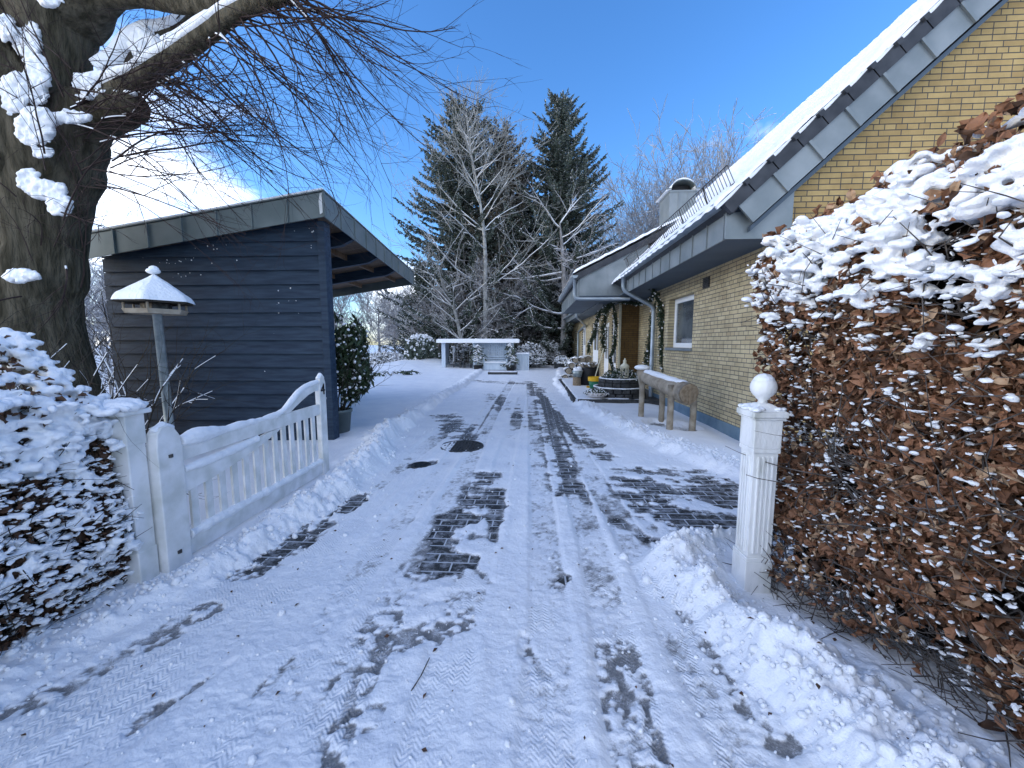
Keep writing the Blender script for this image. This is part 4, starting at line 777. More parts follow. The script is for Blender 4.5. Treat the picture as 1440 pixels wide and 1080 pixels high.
n = 1500; y = rng.uniform(YA, YB, n); z = 2.1-rng.exponential(.42, n); x = rface(y, z)+rng.uniform(-.03, .04, n); kp = (z > .45) & (fbm(y+1, z, 5, 3, 44) > .43+.10*sm(2.0, 1.3, z)); P = np.stack([x, y, z], -1)[kp]; clumps(m, P, rng.uniform(.018, .046, len(P))*(.65+.5*sm(1.2, 2, P[:, 2])), 4, .5)
o = m.build('snow_cap', SNOWF, R_, smooth=True); remesh(o, .008)
m = MB(); n = 4200; y = rng.uniform(YA, YB, n); z = rng.uniform(.15, 2.0, n); P = np.stack([rface(y, z)+rng.uniform(-.03, .08, n), y, z], -1); r = rng.uniform(.003, .011, n); m.scatter(IV1, IF1, P, frames(n, (0, 0, 1), .4), np.stack([r*1.8, r*1.1, r*.5], -1)); m.build('snow_specks', SNOWF, R_)
# wire mesh under the hedge end
W = MB(); c0, c1 = A(1.44, 2.36, .08), A(1.98, 2.55, .08); s_ = np.linspace(0, 1, 10)[:, None]; B_ = c0+(c1-c0)*s_; W.segs(B_, B_+A(0, 0, .62), .0018, .0018, 4); hz = (np.arange(11)*.06)[:, None]*A(0, 0, 1); W.segs(c0+hz, c1+hz, .0018, .0018, 4)
tag(W.build('wire_mesh_fence', IRON), 'thin black wire mesh between the fluted post and the hedge foot', 'fence')

# ------------------------------------------------------------------ snow laden hedge on the left
Lh = thing('privet_hedge', 'clipped hedge of small dark leaves buried under heaps of snow, left of the drive', 'hedge', (-3.0, 1.2, 0))
YA2, YB2 = -.2, 2.03
def ltop(x, y): return 1.09+.10*np.clip((1.95-y)/.4, 0, 1)+.46*sm(0, .6, -2.40-x)+.12*(fbm(x, y, 3, 3, 52)-.5)*2
def lface(y, z): return -2.39+.05*np.sin(z*4)+.09*(fbm(y+13, z, 3, 3, 51)-.5)*2-.06*np.clip((1.8-y), 0, 1)-.3*np.clip(z-1.0, 0, 1)
n = 13000; y = rng.uniform(YA2, YB2, n); z = rng.uniform(.03, 1.12, n); dep = rng.exponential(.05, n); P = np.stack([lface(y, z)-dep, y, z], -1); P = P[(fbm(y+2, z, 6, 2, 3) > .3)]
ne = 5000; E_ = np.stack([rng.uniform(-3.4, -2.42, ne), YB2-rng.exponential(.05, ne)+.02, rng.uniform(.05, 1.1, ne)], -1); x = -2.36-rng.random(2600)*.9; yt = rng.uniform(YA2, YB2, 2600); P = np.vstack([P, E_, np.stack([x, yt, ltop(x, yt)+rng.normal(size=2600)*.03-.02], -1)])
m = MB(); Fr = frames(len(P), (.25, -.15, .8), .5); m.scatter(LV, LF, P, Fr, rng.uniform(.03, .052, len(P))[:, None]*np.stack([np.ones(len(P)), rng.uniform(.6, 1, len(P)), rng.uniform(.4, 1.6, len(P))], -1)); m.build('leaves', LEAFD, Lh)
n = 3200; y = rng.uniform(YA2, YB2, n); z = rng.uniform(.02, 1.2, n); P = np.stack([lface(y, z)-rng.uniform(-.02, .2, n), y, z], -1); d = rng.normal(size=(n, 3))*A(.6, 1, .5)+A(.3, 0, .2); d /= np.linalg.norm(d, axis=1)[:, None]
m = MB(); m.segs(P, P+d*rng.uniform(.05, .18, n)[:, None], .0025, .0012, 4); m.build('twigs', BARKD, Lh)
m = MB(); yy_, zz_ = np.meshgrid(np.linspace(YA2-.5, YB2-.1, 40), np.linspace(.0, 1.15, 40)); X_ = lface(yy_, zz_)-.2; I = np.arange(1600).reshape(40, 40); m.add(np.stack([X_, yy_, zz_], -1).reshape(-1, 3), np.stack([I[:-1, :-1], I[1:, :-1], I[1:, 1:], I[:-1, 1:]], -1).reshape(-1, 4)); m.box((-3.8, YA2-.5, 0), (-2.85, YB2-.1, 1.12)); m.build('dark_shade_core', HCORE, Lh)  # solid dark filler behind the leaves, its colour stands for inner shade
m = MB(); n = 1500; y = rng.uniform(YA2, YB2+.03, n); x = -2.34-rng.random(n)*1.3; P = np.stack([x, y, ltop(x, y)], -1); kp = (fbm(x, y, 6, 3, 53) > .40) | (x < -2.9); P = P[kp]; clumps(m, P, rng.uniform(.02, .052, len(P)), 5, .7)
n = 2600; y = rng.uniform(YA2, YB2+.03, n); z = 1.12-rng.random(n)**1.2*1.05; kp = fbm(y+3, z, 7, 3, 54) > .375+.07*sm(.85, .3, z); P = np.stack([lface(y, z)+.01, y, z], -1)[kp]; clumps(m, P, rng.uniform(.016, .042, len(P))*(.7+.5*sm(.5, 1.1, P[:, 2])), 4, .55)
o = m.build('snow_cap', SNOWF, Lh, smooth=True); remesh(o, .009)
m = MB(); n = 5000; y = rng.uniform(YA2, YB2, n); z = rng.uniform(.05, 1.1, n); P = np.stack([lface(y, z)+rng.uniform(-.05, .03, n), y, z], -1); r = rng.uniform(.005, .016, n); m.scatter(IV1, IF1, P, frames(n, (0, 0, 1), .3), np.stack([r*1.7, r, r*.45], -1)); m.build('snow_specks', SNOWF, Lh)
# a loose twig reaching out of the left hedge
m = MB(); q = [onG(150, 850, .06), onG(176, 862, .05), onG(200, 872, .03)]; m.segs(q[:2], q[1:], .003, .002, 5); m.segs([q[1], q[1]*.5+q[2]*.5], [q[1]+A(.02, .02, .03), q[1]*.5+q[2]*.5+A(.0, -.02, .025)], .002, .001, 4); tag(m.build('fallen_twig', BARKD), 'thin dark twig poking out over the snow from the left hedge foot', 'twig')
m = MB(); q = [onG(578, 972, .02), onG(592, 950, .03), onG(604, 925, .02)]; m.segs(q[:2], q[1:], .0028, .002, 5); tag(m.build('fallen_twig', BARKD), 'short dark twig lying in the middle of the trodden drive', 'twig')

# ------------------------------------------------------------------ shrubs with bare stems
def segthing(name, label, cat, base, segs, mt, group=None, k=4, snowtop=0, tn='stems'):
    t = thing(name, label, cat, base, group); T = np.array(segs); m = MB(); m.segs(T[:, :3], T[:, 3:6], T[:, 6], T[:, 7], k); m.build(tn, mt, t)
    if snowtop:
        T = T[(T[:, 6] > snowtop)]; d = T[:, 3:6]-T[:, :3]; fl = 1-abs(d[:, 2])/np.linalg.norm(d, axis=1); T = T[(fl > .12) & (rng.random(len(T)) < .85)]; up = A(0, 0, 1)
        a_ = T[:, 6]*.7+.001; m = MB(); m.segs(T[:, :3]+up*(T[:, 6]*.75)[:, None], T[:, 3:6]+up*(T[:, 7]*.75)[:, None], a_, a_, 5); m.build('snow_cap', SNOWF, t)
    return t
S = []
for i in range(16):
    a = rng.uniform(0, 6.28); branch(S, (-4.0+.3*cos(a), 3.1+.3*sin(a), .0), (.25+cos(a)*.35, -.1+sin(a)*.3, 1.0), 1.6, .011, 0, 2, 8, .16, .03, (3, 5), .7, .5, .6)
segthing('bare_shrub', 'bare twiggy shrub with snow lying along its stems behind the left hedge', 'shrub', (-4.0, 3.1, 0), S, BARKD, snowtop=.005)
S = []
for i in range(14):
    a = rng.uniform(0, 6.28); branch(S, (-4.3+.5*cos(a), 3.0+.4*sin(a), .0), (cos(a)*.5, sin(a)*.3, 1.0), 1.6, .014, 0, 2, 8, .18, .02, (3, 5), .8, .5, .6)
segthing('bare_shrub', 'tangled snowy shrub at the foot of the old tree', 'shrub', (-4.3, 3.0, 0), S, BARKD, snowtop=.003)
S = []
for i in range(22):
    a = rng.uniform(0, 6.28); branch(S, (-6.9+.5*cos(a), 6.0+.4*sin(a), .0), (cos(a)*.3, sin(a)*.25, 1.0), 2.5, .016, 0, 2, 9, .13, .03, (4, 6), .6, .5, .6)
segthing('bare_shrub', 'tall leafless thicket between the old tree and the carport', 'shrub', (-6.9, 6.0, 0), S, BARKD, snowtop=.006)
# ------------------------------------------------------------------ the old tree
OT = thing('old_tree', 'huge gnarled bare tree with forked trunks and drooping twigs at the left', 'tree', (-5.1, 4.0, 0))
q = lambda x, y, Y=4.0: onY(x, y, Y)
m = MB()
def trunk(m, ctl, k=36, n=40, nz=.12):
    ctl = np.array([list(p)+[r] for p, r in ctl]); s_ = np.linspace(0, len(ctl)-1, n); i = np.minimum(s_.astype(int), len(ctl)-2); f = s_-i
    def cr(a, b, c, d, t): return .5*((2*b)+(-a+c)*t+(2*a-5*b+4*c-d)*t*t+(-a+3*b-3*c+d)*t**3)
    g_ = lambda j: ctl[np.clip(j, 0, len(ctl)-1)]; V = cr(g_(i-1), g_(i), g_(i+1), g_(i+2), f[:, None]); m.tube(V[:, :3], np.maximum(V[:, 3], .004), k, nz=nz); return V
trunk(m, [(A(-5.05, 4.0, -.2), .42), (q(54, 470), .37), (q(62, 380), .335), (q(66, 300), .33), (q(76, 235), .37), (q(80, 180), .38), (q(84, 110), .23), (q(78, 40), .30), (q(60, -40), .38), (q(50, -160), .36)])
trunk(m, [(A(-5.9, 4.3, -.2), .5), (q(-15, 420, 4.2), .42), (q(-8, 300, 4.2), .36), (q(5, 220, 4.1), .34), (q(-5, 120, 4.1), .24), (q(-30, 0, 4.1), .22), (q(-60, -120, 4.1), .2)])
trunk(m, [(q(20, 300, 4.0), .3), (q(40, 200, 3.9), .34), (q(10, 90, 3.9), .24), (q(-15, 10, 3.9), .22)])
trunk(m, [(q(80, 190), .3), (q(130, 160), .24), (q(172, 152, 3.85), .165), (q(192, 148, 3.8), .12), (q(196, 147, 3.8), .06)], 26)       # broken stub
limb = trunk(m, [(q(90, 180), .22), (q(150, 138, 3.9), .13), (q(190, 116, 3.8), .098), (q(240, 84, 3.7), .085), (q(290, 48, 3.6), .075), (q(335, 16, 3.5), .07), (q(390, -4, 3.4), .064), (q(425, -16, 3.35), .05), (q(460, -40, 3.3), .04)], 26, 60, .08)
lm_ = 0
limb2 = trunk(m, [(q(100, 10), .3), (q(150, -12, 3.9), .16), (q(200, -8, 3.8), .10), (q(262, 8, 3.7), .07), (q(330, 0, 3.6), .06), (q(400, -25, 3.5), .05)], 22, 40)
limb3 = trunk(m, [(q(120, 160, 4.1), .16), (q(165, 110, 4.1), .11), (q(200, 60, 4.1), .085), (q(250, 40, 4.1), .06), (q(300, -10, 4.1), .05)], 18, 30)
limb4 = trunk(m, [(q(240, 75, 3.7), .07), (q(300, 30, 3.7), .06), (q(350, -20, 3.7), .05)], 14, 20)
m.build('trunk', BARK, OT, smooth=True)
m = MB()
def limbsnow(m, V, f, k=14, s0=.0, s1=1.0, w=.9, h=.75):
    n = len(V); a, b = int(s0*n), int(s1*n); v = V[a:b]; nz_ = fbm(np.arange(len(v))*.35, np.arange(len(v))*0, 1, 3, 6)
    m.tube(v[:, :3]+np.stack([v[:, 3]*0, v[:, 3]*-.38, v[:, 3]*(.50+.25*nz_)], -1), v[:, 3]*w*(.8+.4*nz_), k, squash=h)
limbsnow(m, limb, 14, s0=.12, s1=.72, w=.9); limbsnow(m, limb3, 12, s0=.2, w=1.15, h=.9); limbsnow(m, limb2, 12, s0=.25, w=.9); limbsnow(m, limb4, 12, w=1)
P = []
def fill(x, y, rx, ry, Y, n, s0=.03, s1=.07):
    for _ in range(n):
        a = rng.uniform(0, 6.28); r = np.sqrt(rng.random()); P.append((*q(x+cos(a)*r*rx, y+sin(a)*r*ry, Y+.06+rng.normal()*.015), rng.uniform(s0, s1)*1.05))
    for _ in range(n): a = rng.uniform(0, 6.28); r = rng.uniform(.7, 1.3); P.append((*q(x+cos(a)*r*rx, y+sin(a)*r*ry, Y+.045+rng.normal()*.01), rng.uniform(.012, .028)))
fill(44, 62, 10, 26, 3.70, 110, .02, .045); fill(52, 112, 13, 30, 3.62, 130, .025, .05); fill(30, 60, 7, 14, 3.7, 30, .02, .04); fill(50, 178, 22, 22, 3.53, 150, .025, .055); fill(20, 132, 14, 26, 3.58, 110, .025, .05); fill(66, 268, 24, 10, 3.56, 80, .03, .055); fill(84, 288, 13, 12, 3.55, 60, .03, .05)
fill(40, 252, 14, 12, 3.56, 40, .02, .04); fill(125, 118, 16, 10, 3.72, 70, .03, .06); fill(165, 112, 20, 8, 3.75, 70, .03, .05); fill(150, 134, 34, 5, 3.68, 80, .02, .04); fill(205, 62, 16, 20, 3.95, 90, .04, .065); fill(30, 388, 20, 7, 3.5, 60, .02, .045); fill(8, 40, 12, 14, 3.65, 50, .03, .05); fill(70, 2, 14, 5, 3.6, 30, .02, .04); fill(95, 165, 26, 7, 3.58, 60, .02, .04); fill(60, 215, 12, 5, 3.56, 20, .02, .035)
P = np.array(P); m.scatter(IV1, IF1, P[:, :3], frames(len(P), (0, 0, 1), .3), P[:, 3:4]*A(1, 1, .8)); o = m.build('snow_cap', SNOWF, OT, smooth=True); remesh(o, .011)
# drooping twigs
S = []
def droop(p, d, L, r, depth=0, curl=.02, n=14, side=0):
    p = np.array(p, float); d = np.array(d, float); d /= np.linalg.norm(d); st = L/n; c_ = rng.normal(size=3)*.03
    for i in range(n):
        t = i/n; d = d+rng.normal(size=3)*.05+c_+A(.01, 0, -.02+curl*3.0*max(0, t-.45)); d /= np.linalg.norm(d); qn = p+d*st; a = r*(1-.75*t); S.append((*p, *qn, a, a*.94, depth)); p = qn
        if depth < 2 and t > .15 and rng.random() < (.55 if depth == 0 else .38): droop(p, d+rng.normal(size=3)*.5, L*rng.uniform(.28, .6)*(1-.4*t), max(a*.6, .0016), depth+1, curl, 9)
for i in range(66):
    v = limb[rng.integers(14, 50)]; droop(v[:3]-A(0, 0, v[3]*.5), A(rng.uniform(.35, 1.1), rng.uniform(-.5, .4), rng.uniform(-.9, -.15)), rng.uniform(.9, 1.9), rng.uniform(.006, .011), curl=.035)
for i in range(14):
    v = limb[rng.integers(40, 52)]; droop(v[:3], A(1, rng.uniform(-.5, .4), rng.uniform(-.75, .1)), rng.uniform(.55, .95), rng.uniform(.005, .008), curl=.035)
for i in range(44):
    px_, py_ = rng.uniform(95, 185), rng.uniform(110, 270); droop(q(px_, py_, 3.7), A(1, rng.uniform(-.5, .3), rng.uniform(-.45, .45)), rng.uniform(.9, 1.8), rng.uniform(.005, .010), curl=.03)
for i in range(24):
    droop(q(rng.uniform(0, 120), rng.uniform(60, 420), 3.45), A(rng.uniform(-.6, .8), rng.uniform(-.6, .1), rng.uniform(-.3, 1)), rng.uniform(.6, 1.2), rng.uniform(.004, .009), curl=.03)
for i in range(16):
    v = limb3[rng.integers(8, 30)]; droop(v[:3], A(rng.uniform(.2, 1), rng.uniform(-.4, .4), rng.uniform(-.6, .5)), rng.uniform(.6, 1.2), .006, curl=.03)
T = np.array(S); m = MB(); m.segs(T[:, :3], T[:, 3:6], T[:, 6], T[:, 7], 4); m.build('twigs', TWIG, OT)
T = T[T[:, 6] > .0085]; d = T[:, 3:6]-T[:, :3]; T = T[(abs(d[:, 2])/np.linalg.norm(d, axis=1) < .75) & (rng.random(len(T)) < .6)]; m = MB(); m.segs(T[:, :3]+A(0, 0, .005), T[:, 3:6]+A(0, 0, .005), T[:, 6]*.8+.001, T[:, 7]*.8+.001, 5); m.build('twig_snow', SNOWF, OT)

# ------------------------------------------------------------------ spruces, bare trees and thickets
def spruce(label, loc, Hh, R, needle, seed, dens=1.0, snow=.35, group='tall trees behind the woodshed', low=.04, sz=1.0, ex=.78):
    global rng
    rng = np.random.default_rng(seed); t = thing('spruce_tree', label, 'tree', (*loc, 0), group); x0, y0 = loc
    m = MB(); m.tube([(x0, y0, -.2), (x0+.05, y0, Hh*.5), (x0, y0, Hh)], [Hh*.017, Hh*.010, .02], 10); m.build('trunk', BARKD, t)
    B, D, W_, ln = [], [], [], []; bs = []
    z = Hh*low
    while z < Hh*.985:
        u = z/Hh; Lm = R*(1-u)**ex*(.75+.25*min(1, u*6))
        for _ in range(int(rng.integers(6, 10)*(1 if u < .8 else .75))):
            a = rng.uniform(0, 2*pi); L = Lm*rng.uniform(.62, 1.15)+.12; dr_ = A(cos(a), sin(a), 0); dz = -.28+.75*u; N = max(4, int(L/.22)); p = A(x0, y0, z+rng.normal()*.08); sd = A(-dr_[1], dr_[0], 0)
            for i in range(N):
                s_ = (i+1)/N; dd_ = dr_+A(0, 0, dz+.75*s_**2*(1-u*.5))+rng.normal(size=3)*.07; dd_ /= np.linalg.norm(dd_); pn = p+dd_*L/N; bs.append((*p, *pn, .012+.02*(1-s_)*L/R, .01)); 
                k = max(2, int(round(5*dens)))
                for _ in range(k):
                    e_ = dd_*rng.uniform(.1, .9)+sd*rng.choice([-1, 1])*rng.uniform(.2, 1.0)+A(0, 0, rng.uniform(-.75, .12)); B.append(p+(pn-p)*rng.random()); D.append(e_/np.linalg.norm(e_)); ln.append(rng.uniform(.22, .5)*(.55+.55*(1-s_))*sz)
                p = pn
            B.append(p); D.append(dd_); ln.append(.3*sz)
        z += Hh*.0155*rng.uniform(.8, 1.2)
    B, D, ln = np.array(B), np.array(D), np.array(ln); S_ = np.cross(D, A(0, 0, 1)+rng.normal(size=D.shape)*.5); S_ /= np.linalg.norm(S_, axis=1)[:, None]
    T = np.array(bs); m = MB(); m.segs(T[:, :3], T[:, 3:6], T[:, 6], T[:, 7], 3); m.build('branches', BARKD, t)
    m = MB(); m.quads(B, D, S_, ln, ln*.17); S2 = np.cross(D, S_); m.quads(B, D+rng.normal(size=D.shape)*.25, S2, ln*.85, ln*.14)
    k = rng.random(len(B)) < snow*(.55+.9*fbm(B[:, 0]*1+40, B[:, 2]+B[:, 1]*.5, .45, 3, 8)); up = rng.normal(size=(k.sum(), 3))*.35; Sf = np.cross(D[k], A(0, 0, 1)); Sf /= np.linalg.norm(Sf, axis=1)[:, None]+1e-6
    m.quads(B[k]+A(0, 0, .035)+D[k]*.03, D[k]+up*.3, Sf, ln[k]*.7, ln[k]*.13, 1); m.build('crown', [needle, SNOW], t)
    return t
sA = spruce('tall dense green spruce on the left with the widest crown', (-4.9, 27.5), 17.3, 6.2, NEEDLE, 11, 1.8, .95, ex=.52)
sB = spruce('browner thin topped conifer between the two tall spruces', (-2.3, 29), 16.4, 4.8, NEEDLEB, 12, 1.7, .7, ex=.45)
sC = spruce('tall pointed dark spruce on the right behind the bungalow eaves', (1.75, 27.5), 17.8, 5.8, NEEDLE, 13, 1.9, 1.05, ex=.62)
sD = spruce('shorter spruce filling in behind the bare birch', (-.9, 32), 15, 5.0, NEEDLE, 14, 1.4, .5, ex=.6)
sE = spruce('low spruce at the left edge of the tall trees behind the snowy weeping shrub', (-8.8, 31), 7.5, 2.6, NEEDLE, 15, .9, .5)
rng = np.random.default_rng(77)
def baretree(name, label, base, ctl, limbs, mt, maxd=3, up=.03, r0=.16, group=None, snowtop=.012, kids=(4, 6), ang=.55):
    t = thing(name, label, 'tree', base, group); m = MB(); V = trunk(m, ctl, 14, 30, .06); m.build('trunk', mt, t, smooth=True); S = []
    for s_, az, el, L, r in limbs:
        p = V[int(s_*(len(V)-1))][:3]; branch(S, p, (cos(az)*cos(el), sin(az)*cos(el), sin(el)), L, r, 1, maxd, 8, .10, up, kids, ang, .55, .6, .2)
    T = np.array(S); m = MB(); m.segs(T[:, :3], T[:, 3:6], np.maximum(T[:, 6], .008), np.maximum(T[:, 7], .007), 4); m.build('crown', mt, t)
    T = T[T[:, 6] > snowtop]; m = MB(); m.segs(T[:, :3]+A(0, 0, 1)*T[:, 6:7]*.7, T[:, 3:6]+A(0, 0, 1)*T[:, 7:8]*.7, T[:, 6]*.85, T[:, 7]*.85, 5); m.build('snow_cap', SNOWF, t); return t
bx = -2.95; lim = []
for i in range(40):
    s_ = rng.uniform(.16, .95); lim.append((s_, rng.choice([0, pi])+rng.normal()*.75, rng.uniform(.15, .9)+.2*s_, (5.2*(1-s_)+1.6)*rng.uniform(.7, 1.1), .020+.026*(1-s_)))
baretree('birch_tree', 'pale barked bare birch with spreading snowy boughs in front of the spruces', (bx, 24.3, 0), [(A(bx, 24.3, -.1), .17), (A(bx+.02, 24.3, 4), .14), (A(bx, 24.3, 7.5), .11), (A(bx-.35, 24.3, 10.5), .065), (A(bx-.85, 24.3, 13.2), .035), (A(bx-1.05, 24.3, 15.3), .02)], lim, BIRCH, 3, .03, snowtop=.018)
lim = [(s_, a, e_, L, r) for s_, a, e_, L, r in [(.5, pi-.3, .0, 4.6, .05), (.55, pi+.2, -.1, 5.2, .06), (.62, .1, .25, 3.6, .045), (.7, pi-.6, .5, 4, .045), (.75, .5, .5, 3.5, .04), (.8, -.6, .6, 3.5, .04), (.9, pi, .8, 3.5, .05), (.97, .2, .9, 3.2, .05), (.3, pi+.4, .0, 4, .06), (.22, pi-.2, .05, 3.2, .05)]]
baretree('bare_tree', 'dark trunked bare tree with white snow lined boughs beside the right spruce', (1.9, 24.6, 0), [(A(1.9, 24.6, -.1), .20), (A(1.95, 24.6, 4), .16), (A(1.8, 24.6, 7.0), .11), (A(1.6, 24.6, 8.8), .05)], lim, TWIGB, 3, .03, snowtop=.012)
lim = [(rng.uniform(.2, .95), rng.uniform(0, 6.28), rng.uniform(.3, 1), rng.uniform(2, 4), .04) for _ in range(16)]
baretree('bare_tree', 'many stemmed low bare tree spreading its snowy branches just left of the birch', (-4.3, 24.0, 0), [(A(-4.3, 24, -.1), .15), (A(-4.4, 24, 1.5), .13), (A(-4.8, 24, 3.5), .09), (A(-5.2, 24, 5.2), .04)], lim, BIRCH, 3, .02, snowtop=.012)
# dark trunks of the stand under the spruces
for i, (x, y, h) in enumerate([(-1.1, 28.5, 9), (-.3, 30, 9), (.5, 27.2, 9), (1.1, 29.5, 9), (2.6, 29, 8), (-3.6, 30, 9)]):
    m = MB(); m.tube([(x, y, -.1), (x+rng.normal()*.1, y, h/2), (x+rng.normal()*.2, y, h)], [.17, .13, .06], 10, nz=.06); S = []
    for k in range(26): a = rng.uniform(0, 6.28); branch(S, (x, y, rng.uniform(.8, h)), (cos(a), sin(a), -.12), rng.uniform(.8, 1.8), .014, 1, 2, 5, .1, -.02, (2, 4), .6, .5)
    t = thing('bare_conifer', 'dark trunk with dead lower boughs in the stand behind the woodshed', 'tree', (x, y, 0), 'dark trunks under the tall spruces'); m.build('trunk', BARKD, t, smooth=True); T = np.array(S); m = MB(); m.segs(T[:, :3], T[:, 3:6], np.maximum(T[:, 6], .008), np.maximum(T[:, 7], .006), 3); m.build('crown', TWIGB, t)
# frosted broadleaf trees
def frosty(label, loc, Hh, spread, mt, seed, n=9, rmin=.011, group='frosted bare trees in the distance'):
    global rng
    rng = np.random.default_rng(seed); x, y = loc; S = []; t = thing('frosted_tree', label, 'tree', (x, y, 0), group)
    m = MB(); m.tube([(x, y, -.3), (x+.1, y, Hh*.3), (x-.05, y, Hh*.55)], [Hh*.014, Hh*.010, Hh*.006], 10); m.build('trunk', TWIGB, t, smooth=True)
    for i in range(n):
        a = rng.uniform(0, 6.28); el = rng.uniform(.5, 1.25); s_ = rng.uniform(.14, .5); branch(S, (x, y, Hh*s_), (cos(a)*cos(el)*spread, sin(a)*cos(el)*spread, sin(el)), Hh*rng.uniform(.34, .48), Hh*.006, 0, 3, 7, .13, .04, (4, 7), .55, .55, .55, .2)
    T = np.array(S); m = MB(); m.segs(T[:, :3], T[:, 3:6], np.maximum(T[:, 6], rmin), np.maximum(T[:, 7], rmin*.9), 3); m.build('crown', mt, t); return t
F1 = frosty('tallest frosted bare tree rising right behind the roof above the chimney', (13.5, 36), 18.5, 1.1, TWIGF, 21, 17, .015)
F2 = frosty('round crowned frosted bare tree seen under the carport roof', (-13, 36), 7.2, 1.3, TWIGF, 22, 12, .012)
rng = np.random.default_rng(5)
dup(F1, (9.3, 37, 0), 1.3, .88, 'frosted bare tree just left of the chimney'); dup(F1, (18.3, 38, 0), 2.6, 1.13, 'frosted bare tree behind the roof, right of the tallest one'); dup(F1, (23, 39, 0), 4.1, 1.15, 'rightmost frosted bare tree partly hidden by the roof'); dup(F1, (6.6, 38, 0), 5.1, .68, 'lowest frosted bare tree beside the right spruce'); dup(F1, (15.8, 42, 0), 3.3, .98, 'frosted bare tree in the second row behind the chimney'); dup(F1, (11.3, 41, 0), .4, .85, 'frosted tree in the gap left of the tallest one')
dup(F2, (-10.6, 33, 0), 1.1, .85, 'lower frosted bare tree next to the spruces under the carport roof'); dup(F2, (-16, 40, 0), 2.4, 1.3, 'frosted tree behind the potted evergreen')
for x, y, s_ in [(-6.2, 25.6, .85), (-1.0, 26, .95), (3.2, 26.5, 1.05), (-3.4, 26.4, 1.1)]: dup(F2, (x, y, 0), rng.uniform(0, 6.2), s_, 'small frosted bare tree growing in among the spruces behind the shelter')['group'] = 'small frosted trees among the spruces'
for x, y, s_ in [(-20, 40, 1.4), (-24, 36, 1.3), (-29, 42, 1.5), (-34, 38, 1.5), (-40, 44, 1.7), (-47, 40, 1.6), (-55, 46, 1.9), (-13, 45, 1.1), (-9, 44, 1.0), (-5, 46, 1.2), (0, 48, 1.3), (5, 46, 1.2), (-19, 30, 1.0), (-25, 28, .95), (-15.5, 15, .62), (-12.5, 13, .55), (-14, 19, .7), (-20, 17, .75), (-11, 9.5, .42), (-13, 7.5, .45), (-18, 22, .8), (-23, 12, .7), (-28, 20, .9)]:
    dup(F2, (x, y, 0), rng.uniform(0, 6.2), s_, 'frosted bare tree in the white thicket beyond the garden')
# low snowy shrubs
def shrub(name, label, loc, R, h, seed, n=900, group=None, sn=.6, leaf=.09, mt=None):
    global rng
    rng = np.random.default_rng(seed); x, y = loc; t = thing(name, label, 'shrub', (x, y, 0), group); S = []
    for i in range(12): a = rng.uniform(0, 6.28); branch(S, (x, y, 0), (cos(a)*.8*R/h, sin(a)*.8*R/h, 1), h*.9, .02, 0, 2, 6, .15, -.02, (3, 4), .6, .5)
    T = np.array(S); m = MB(); m.segs(T[:, :3], T[:, 3:6], np.maximum(T[:, 6], .006), np.maximum(T[:, 7], .005), 3); m.build('stems', BARKD, t)
    m = MB(); P = bushy(m, (x, y, h*.15), R, h*.85, n, leaf, 0); m.build('foliage', mt or LEAFG, t); kk = rng.random(n) < sn; Q = P[kk]; m = MB(); r = rng.uniform(.3, .75, len(Q))*leaf; m.scatter(IV1, IF1, Q+A(0, 0, leaf*.3), frames(len(Q), (0, 0, 1), .3), r[:, None]*A(1.1, 1, .6)); m.build('snow_cap', SNOWF, t, smooth=True); return t
shrub('snowy_shrub', 'snow clad shrub right of the woodshed', (-.2, 23), 1.1, 1.5, 31, 1500, None, .6, .12); shrub('snowy_shrub', 'broad snowy shrub in front of the far end of the house', (1.0, 25), 1.0, 1.7, 32, 1400, None, .6, .12)
shrub('snowy_shrub', 'low snow covered ground shrub in front of the frosted thicket', (-9.8, 25), 1.8, .9, 33, 1500, None, .7, .13); shrub('snowy_shrub', 'snow clad bush beside the far downpipe', (1.9, 27), .9, 2.0, 34, 1200, None, .5, .12); shrub('snowy_shrub', 'low white bush beneath the bare trees behind the woodshed', (-3.2, 23.3), 2.2, 1.7, 35, 1800, None, .35, .13)
# weeping snow laden shrub
rng = np.random.default_rng(41); wx, wy = -6.75, 23.2; t = thing('weeping_conifer', 'weeping dark conifer hung with thick snow left of the woodshed', 'shrub', (wx, wy, 0)); m = MB(); m2 = MB(); m.tube([(wx, wy, 0), (wx, wy, 1.7)], [.06, .04], 8); m.build('trunk', BARKD, t); m = MB()
for i in range(90):
    a = rng.uniform(0, 6.28); L = rng.uniform(.45, 1.15); pts = [A(wx, wy, 1.65)+A(cos(a)*L*s_**.7, sin(a)*L*s_**.7, .35*np.sin(s_*2.2)-1.75*s_**2.2) for s_ in np.linspace(0, 1, 9)+rng.uniform(0, .12)]; pts = [p+A(rng.normal()*.08, rng.normal()*.08, zj) for p, zj in zip(pts, rng.normal(size=9)*.03+rng.uniform(-.25, .1)) if p[2] > .2]
    for j in range(len(pts)-1):
        P = pts[j]+rng.normal(size=(9, 3))*.05; D = np.tile(A(cos(a)*.2, sin(a)*.2, -1), (9, 1))+rng.normal(size=(9, 3))*.3; D /= np.linalg.norm(D, axis=1)[:, None]; m.quads(P, D, np.cross(D, rng.normal(size=(9, 3))), .28, .04)
        if rng.random() < (.85 if j < 5 else .45): m2.scatter(IV1, IF1, pts[j]+rng.normal(size=(4, 3))*A(.05, .05, .06)+A(0, 0, .04), frames(4), rng.uniform(.025, .085, 4)[:, None]*A(1, 1, .8))
m.build('foliage', NEEDLE, t); m2.build('snow_cap', SNOWF, t, smooth=True)
